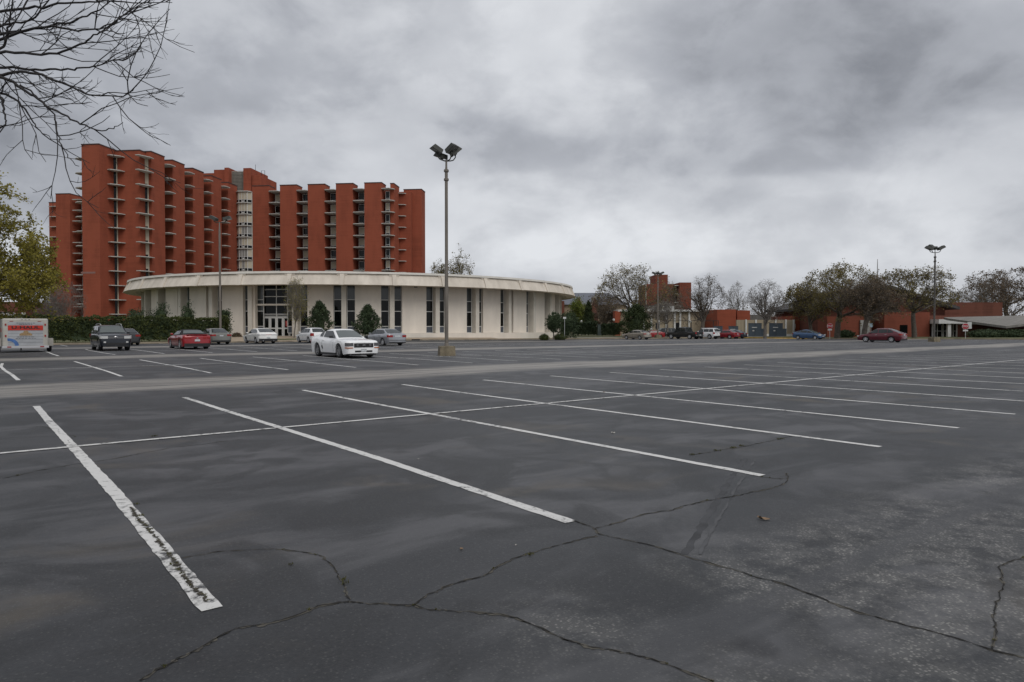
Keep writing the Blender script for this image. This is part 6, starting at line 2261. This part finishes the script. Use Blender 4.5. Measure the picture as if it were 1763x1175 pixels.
# --- enclosed rental trailer
def trailer():
    loc = W3(2.72, 53.2, 0)
    T = thing('cargo_trailer', 'white enclosed rental trailer with red band across its roll-up door', 'trailer', loc, HEAD_IN)
    Wd, Ht, L = 2.30, 2.30, 3.9
    z0, z1 = 0.42, 2.42
    MW = mat('trailer_white', (0.43, 0.41, 0.365), 0.5, 0.14, 1.5)
    x0 = -L / 2
    shell = MB().b2(x0, L / 2, -Wd / 2, Wd / 2, z0, z1).build('box_body', MW, T)
    bv = shell.modifiers.new('bevel', 'BEVEL'); bv.width = 0.10; bv.segments = 3
    MB().b2(x0 - .05, x0 + .10, -Wd / 2 - .02, Wd / 2 + .02, z0 - .10, z0 + .06).build('rear_sill', M['alloy'], T)
    door = MB().b2(x0 - .012, x0 + .03, -.88, .88, z0 + .08, 2.16).build('roll_up_door', mat('door_white', (0.37, 0.38, 0.395), 0.5, 0.16, 2.0), T)
    for z in np.linspace(z0 + .30, 1.96, 7):
        MB().b2(x0 - .016, x0 - .011, -.88, .88, z - .007, z + .007).build('door_groove', M['alloy_dark'], door)
    RB = mat('red_band', (0.50, 0.028, 0.014), 0.45, 0.10, 4.0)
    MB().b2(x0 - .024, x0 - .018, -.88, .88, 1.58, 1.92).build('red_band', RB, door)
    # lettering
    def text(s, size, y, z, m, wide=1.0):
        cu = bpy.data.curves.new('lettering', 'FONT')
        cu.body = s; cu.size = size; cu.align_x = 'CENTER'; cu.align_y = 'CENTER'; cu.extrude = 0.003; cu.offset = size * 0.03
        o = bpy.data.objects.new('lettering', cu); COL.objects.link(o); o.parent = door
        cu.materials.append(m)
        o = text_to_mesh(o)
        o.rotation_euler = (R(90), 0, R(-90)); o.location = (x0 - .030, y, z); o.scale = (wide, 1, 1)
        return o
    text('U-HAUL', 0.27, 0.0, 1.765, M['black'], 1.45)
    # small faint print, a brown box-pile picture and a blue sweep
    dk = mat('print_grey', (0.10, 0.10, 0.11), 0.6)
    for (z, w) in ((2.09, .48), (2.01, .32), (1.10, .42), (1.00, .50)):
        y = -w
        rr = random.Random(int(z * 100))
        k = 0
        while y < w:
            l = rr.uniform(.06, .16)
            MB().b2(x0 - .020, x0 - .0165, y, min(w, y + l), z - .018, z + .018).build('small_print', dk, door)
            y += l + .035
    br = mat('print_brown', (0.30, 0.20, 0.10), 0.6, 0.45, 14)
    P = [(-.32, 1.20), (.32, 1.20), (.33, 1.30), (.24, 1.38), (.15, 1.40), (.12, 1.52), (.02, 1.56), (-.10, 1.52), (-.12, 1.42), (-.24, 1.38), (-.31, 1.30)]
    k = len(P)
    V = [(x0 - .022, -y, z) for y, z in P] + [(x0 - .0165, -y, z) for y, z in P]
    MB().add(V, [tuple(range(k)), tuple(range(k, 2 * k))[::-1]] + [(i, k + i, k + (i + 1) % k, (i + 1) % k) for i in range(k)]).build('door_picture', br, door)
    bl = mat('print_blue', (0.06, 0.14, 0.34), 0.5, 0.3, 6)
    V, Fs = [], []
    for i in range(11):
        a = R(95 - 100 * i / 10)
        for r_ in (.32, .52):
            V.append((x0 - .021, .92 - r_ * math.cos(a) - .05, z0 + .10 + r_ * math.sin(a) * .95))
        if i:
            Fs.append((2 * i - 2, 2 * i - 1, 2 * i + 1, 2 * i))
    MB().add(V, Fs).build('blue_sweep', bl, door)
    # lamps and reflectors
    for s in (-1, 1):
        for z in (1.98, 1.18):
            MB().b2(x0 - .03, x0 + .02, s * .99 - .04, s * .99 + .04, z - .07, z + .07).build('marker_light', M['tail_red'], T)
        MB().b2(x0 - .06, x0 - .01, s * .82 - .10, s * .82 + .10, z0 - .06, z0 + .02).build('tail_light', M['tail_red'], T)
        MB().b2(x0 - .02, x0 + .02, s * .70 - .09, s * .70 + .09, 2.20, 2.235).build('marker_light', M['tail_red'], T)
    for y in (-.18, 0, .18):
        MB().b2(x0 - .02, x0 + .02, y - .045, y + .045, 2.32, 2.345).build('top_marker', M['black'], T)
    for s in (-1, 1):
        f = MB().b2(-.85, .65, s * (Wd / 2 + .02), s * (Wd / 2 + .34), .72, .98)
        f.b2(-.85, -.78, s * (Wd / 2 + .02), s * (Wd / 2 + .34), .42, .72).b2(.58, .65, s * (Wd / 2 + .02), s * (Wd / 2 + .34), .42, .72)
        f.build('fender', MW, T)
        tm, rme = wheel_mesh(.34, .24, False)
        o = link('wheel', tm, T); o.location = (-.1, s * (Wd / 2 + .17), .34 / .86); o.rotation_euler = (0, 0, 0 if s > 0 else PI); o.scale = (1, 1, 1 / .86)
        link('rim', rme, o)
        MB().b2(-.5, .5, s * (Wd / 2) - .004 if s > 0 else -Wd / 2 - .012, s * (Wd / 2) + .012 if s > 0 else -Wd / 2 + .004, 1.45, 1.75).build('side_sign', RB, T)
    MB().tube([(L / 2, -.6, .5), (L / 2 + 1.2, 0, .5)], .05, 6).build('tongue', M['black'], T)
    MB().tube([(L / 2, .6, .5), (L / 2 + 1.2, 0, .5)], .05, 6).build('tongue', M['black'], T)
    T.scale = (1, 1, .86)
    MB().tube([(L / 2 + 1.15, 0, .5), (L / 2 + 1.15, 0, 0.0)], .04, 6).build('jack', M['black'], T)


trailer()
# ================================================================== lamp posts, signs, small things
M['pole'] = mat('pole', (0.165, 0.145, 0.122), 0.6, 0.25, 2.0, stretch=(3, 3, .5))
M['pole_dark'] = mat('pole_dark', (0.075, 0.068, 0.060), 0.6, 0.2, 2.0)
M['lamp_head'] = mat('lamp_head', (0.040, 0.042, 0.036), 0.6, 0.25, 3.0)
M['lens'] = mat('lens', (0.20, 0.20, 0.19), 0.2)
M['base_conc'] = mat('base_conc', (0.185, 0.155, 0.105), 0.95, 0.4, 2.5, bump=0.4)


def lamp_post(label, u, v, H, heads, base=True, r=0.10, hscale=1.0, m='pole', zoff=0.0, arm_up=True):
    c = W3(u, v, zoff)
    T = thing('lamp_post', label, 'lamp post', c, 0.0, 'tall floodlight poles of the lot')
    zb = 0.0
    if base:
        b = MB(); w = 0.435
        b.add([(-w, -w, -.05), (w, -w, -.05), (w, w, -.05), (-w, w, -.05), (-w * .93, -w * .93, .52), (w * .93, -w * .93, .52), (w * .93, w * .93, .52), (-w * .93, w * .93, .52)],
              [(3, 2, 1, 0), (4, 5, 6, 7), (0, 1, 5, 4), (1, 2, 6, 5), (2, 3, 7, 6), (3, 0, 4, 7)])
        bb = b.build('concrete_base', M['base_conc'], T)
        bb.rotation_euler = (0, 0, R(14))
        bv = bb.modifiers.new('bevel', 'BEVEL'); bv.width = .03; bv.segments = 2
        zb = .52
        MB().lathe([(.001, zb + .001), (.20, zb + .001), (.20, zb + .03), (.13, zb + .04), (.125, zb + .10), (r, zb + .14)], 14).build('flange', M[m], T)
    MB().lathe([(r, zb), (r * .96, H * .35), (r * .86, H * .55), (r * .84, H * .93), (r * .55, H * .965), (r * .5, H)], 14).build('pole', M[m], T, smooth=40)
    if base:
        for z in (H * .90, H * .945):
            MB().lathe([(r * .84, z - .09), (r * 1.35, z - .05), (r * 1.35, z + .05), (r * .84, z + .09)], 12).build('collar', M[m], T)
    for (az, reach, tilt, up) in heads:
        a = R(az)
        d = Vector((math.cos(a), math.sin(a), 0))
        p = [Vector((0, 0, H - .06)), Vector((0, 0, H - .03)) + d * reach * .45, Vector((0, 0, H + .02)) + d * reach * .75, Vector((0, 0, H + up * .5)) + d * reach * .96, Vector((0, 0, H + up)) + d * reach]
        arm = MB().tube(p, .032 * hscale, 7).build('arm', M['lamp_head'], T)
        # flood head: a wedge box, lens facing outward and down
        M3 = Matrix.Rotation(a, 3, 'Z') @ Matrix.Rotation(R(-tilt), 3, 'Y')
        c0 = p[-1] + M3 @ Vector((.10 * hscale, 0, .14 * hscale))
        L_, W_, D_ = .64 * hscale, .50 * hscale, .24 * hscale
        b = MB()
        P = [(-L_ / 2, -W_ / 2, -D_ * .5), (L_ / 2, -W_ / 2, -D_ * .5), (L_ / 2, W_ / 2, -D_ * .5), (-L_ / 2, W_ / 2, -D_ * .5),
             (-L_ / 2 + .03, -W_ / 2 + .05, D_ * .5), (L_ / 2 - .08, -W_ / 2 + .05, D_ * .5), (L_ / 2 - .08, W_ / 2 - .05, D_ * .5), (-L_ / 2 + .03, W_ / 2 - .05, D_ * .5)]
        b.add([M3 @ Vector(q) + c0 for q in P], [(3, 2, 1, 0), (4, 5, 6, 7), (0, 1, 5, 4), (1, 2, 6, 5), (2, 3, 7, 6), (3, 0, 4, 7)])
        hd = b.build('lamp_head', M['lamp_head'], T)
        b = MB().box(tuple(c0 + M3 @ Vector((0, 0, -D_ * .5 - .008))), (L_ - .06, W_ - .06, .014), 0, M=M3)
        b.build('lens', M['lens'], hd)
        b = MB().box(tuple(p[-1] + M3 @ Vector((0, 0, .03))), (.16 * hscale, .12 * hscale, .12 * hscale), 0, M=M3)
        b.build('ballast', M['lamp_head'], hd)
    return T


lamp_post('tall floodlight pole on a square concrete base left of the picture centre', 20.25, 31.15, 10.55,
          [(205, .52, 30, .36), (150, .30, 18, .12), (-30, .34, 36, .42), (20, .52, 40, .34)])
lamp_post('floodlight pole with four spread heads near the maroon sedan', 83.2, 29.9, 9.85, [(180, .62, 24, .28), (110, .40, 40, .42), (0, .62, 26, .30), (60, .45, 14, .34)], m='pole_dark', hscale=1.15)
lamp_post('slim floodlight pole rising from the hedge before the hall', 20.4, 74.2, 12.3, [(170, .62, 28, .22), (5, .70, 16, .20)], base=False, r=.12, m='pole', zoff=.13, hscale=1.25)
lamp_post('distant floodlight pole by the dark pickup', 90.3, 74.3, 10.4, [(170, .6, 22, .25), (10, .6, 24, .25), (80, .45, 20, .30)], base=True, r=.12, m='pole', zoff=.10, hscale=1.2)


def stop_sign(label, px, d, ytop, extra=None):
    x = ray_px(px, d); zb = ground_h(x, d)
    z = 1.5 + (565 - ytop) * d / F - zb
    T = thing('stop_sign', label, 'sign', (x, d, zb), 0.0)
    face = math.atan2(-d, -x) + R(90)           # turns the plate to the lot
    T.rotation_euler = (0, 0, face)
    MB().tube([(0, .03, -.1), (0, .03, z)], .035, 6).build('post', M['alloy'], T)
    rr = .44
    def octo(r_, y0, y1, m, nm):
        P = [(r_ * math.cos(R(22.5 + 45 * i)), r_ * math.sin(R(22.5 + 45 * i))) for i in range(8)]
        V = [(a, y0, z - .42 + b) for a, b in P] + [(a, y1, z - .42 + b) for a, b in P]
        o = MB().add(V, [tuple(range(8)), tuple(range(8, 16))[::-1]] + [(i, 8 + i, 8 + (i + 1) % 8, (i + 1) % 8) for i in range(8)]).build(nm, m, T)
        return o
    plate = octo(rr, 0.0, .012, M['white_metal'], 'plate')
    octo(rr * .93, -.004, -.0005, bpy.data.materials.get('sign_red') or mat('sign_red', (0.42, 0.015, 0.03), 0.5), 'red_face')
    cu = bpy.data.curves.new('lettering', 'FONT'); cu.body = 'STOP'; cu.size = .36; cu.align_x = 'CENTER'; cu.align_y = 'CENTER'; cu.extrude = .002; cu.offset = .008
    cu.materials.append(M['white_metal'])
    o = bpy.data.objects.new('lettering', cu); COL.objects.link(o); o.parent = T
    o = text_to_mesh(o)
    o.rotation_euler = (R(90), 0, 0); o.location = (0, -.012, z - .43); o.scale = (.85, 1, 1)
    MB().b2(-.30, .30, -.004, .008, z - 1.12, z - .90).build('lower_plate', M['white_metal'], T)
    if extra:
        MB().b2(.22, .72, .04, .06, z - .75, z + .18).build('white_plate', M['white_metal'], T)


stop_sign('red stop sign by the thick olive tree', 1428.5, 107, 557)
stop_sign('red stop sign in front of the pavilion with a white plate beside it', 1662, 96, 557, extra=True)


def small_sign(label, px, d, ytop, w, h, m):
    x = ray_px(px, d); zb = ground_h(x, d); z = 1.5 + (565 - ytop) * d / F - zb
    T = thing('road_sign', label, 'sign', (x, d, zb))
    MB().tube([(0, .03, -.1), (0, .03, z)], .03, 6).build('post', M['alloy'], T)
    MB().b2(-w / 2, w / 2, -.015, .0, z - h, z).build('plate', m, T)


small_sign('pale blue notice on a post before the brick church front', 1499.5, 108, 557, .42, .62, mat('sign_blue', (0.38, 0.50, 0.60), .5))
small_sign('white sign plate beside the last hall column', 972, 94, 546, .42, .26, M['white_metal'])
small_sign('dark sign on a post left of the small bare tree', 1132, 121, 557, .7, 1.0, M['utility'])


def globe_lamp(label, px, d, ytop):
    x = ray_px(px, d); zb = ground_h(x, d); z = 1.5 + (565 - ytop) * d / F - zb
    T = thing('globe_lamp', label, 'lamp', (x, d, zb), 0.0, 'globe lamps along the campus paths')
    MB().tube([(0, 0, -.1), (0, 0, z - .5)], .05, 6).build('post', M['black'], T)
    b = MB(); b.lathe([(.06, z - .55), (.20, z - .42), (.26, z - .22), (.20, z - .06), (.02, z)], 12)
    b.build('globe', mat('globe', (0.75, 0.75, 0.72), .3) if 'globe' not in bpy.data.materials else bpy.data.materials['globe'], T, smooth=50)


for (px, d, yt, lab) in ((41, 90, 538, 'white globe lamp showing over the trailer roof'), (1001, 145, 552, 'white globe lamp left, before the yellow-green tree'), (1021, 150, 561, 'low white globe lamp left of the grey post'),
                         (1028, 148, 562, 'low white globe lamp just left of the grey post, second of the pair'), (1056.5, 138, 549, 'white globe lamp by the brown tree'), (1188, 128, 552, 'white globe lamp by the bare tree before the tan building')):
    globe_lamp(lab, px, d, yt)

# grey-green post and small white markers beyond the path
x = ray_px(1032.5, 135)
T = thing('gate_post', 'broad grey-green post between the two dark hedges', 'post', (x, 135, 0.1))
MB().b2(-.38, .38, -.3, .3, -.1, 2.0).b2(-.44, .44, -.36, .36, 2.0, 2.12).build('shaft', mat('grey_green', (0.13, 0.16, 0.15), .8, .15, 2.0), T)
# dark gate frame by the tan building
x = ray_px(1175, 138)
T = thing('steel_fence', 'dark steel gate frame before the tan building', 'fence', (x, 138, 0.0))
for dx in (-3.2, 1.8, 4.2, 6.2, 7.2):
    MB().b2(dx - .06, dx + .06, -.05, .05, -.1, 2.9).build('post', M['black'], T)
MB().b2(-3.26, 1.86, -.045, .045, 2.902, 3.0).build('rail', M['black'], T)
MB().b2(4.14, 7.26, -.045, .045, 2.902, 3.0).build('rail', M['black'], T)
# bicycle-rack style low rails and planter kerb near the hall doors left out of reach: a drain cover at the kerb
o = MB().b2(-.55, .55, -.05, .05, 0.0, .16).build('storm_drain', M['black'])
c = W3(42.6, V_KERB - .12, 0); o.location = c; o.rotation_euler = (0, 0, PI / 2 - ANG)
tag(o, 'dark storm drain opening in the kerb before the hall', 'drain')
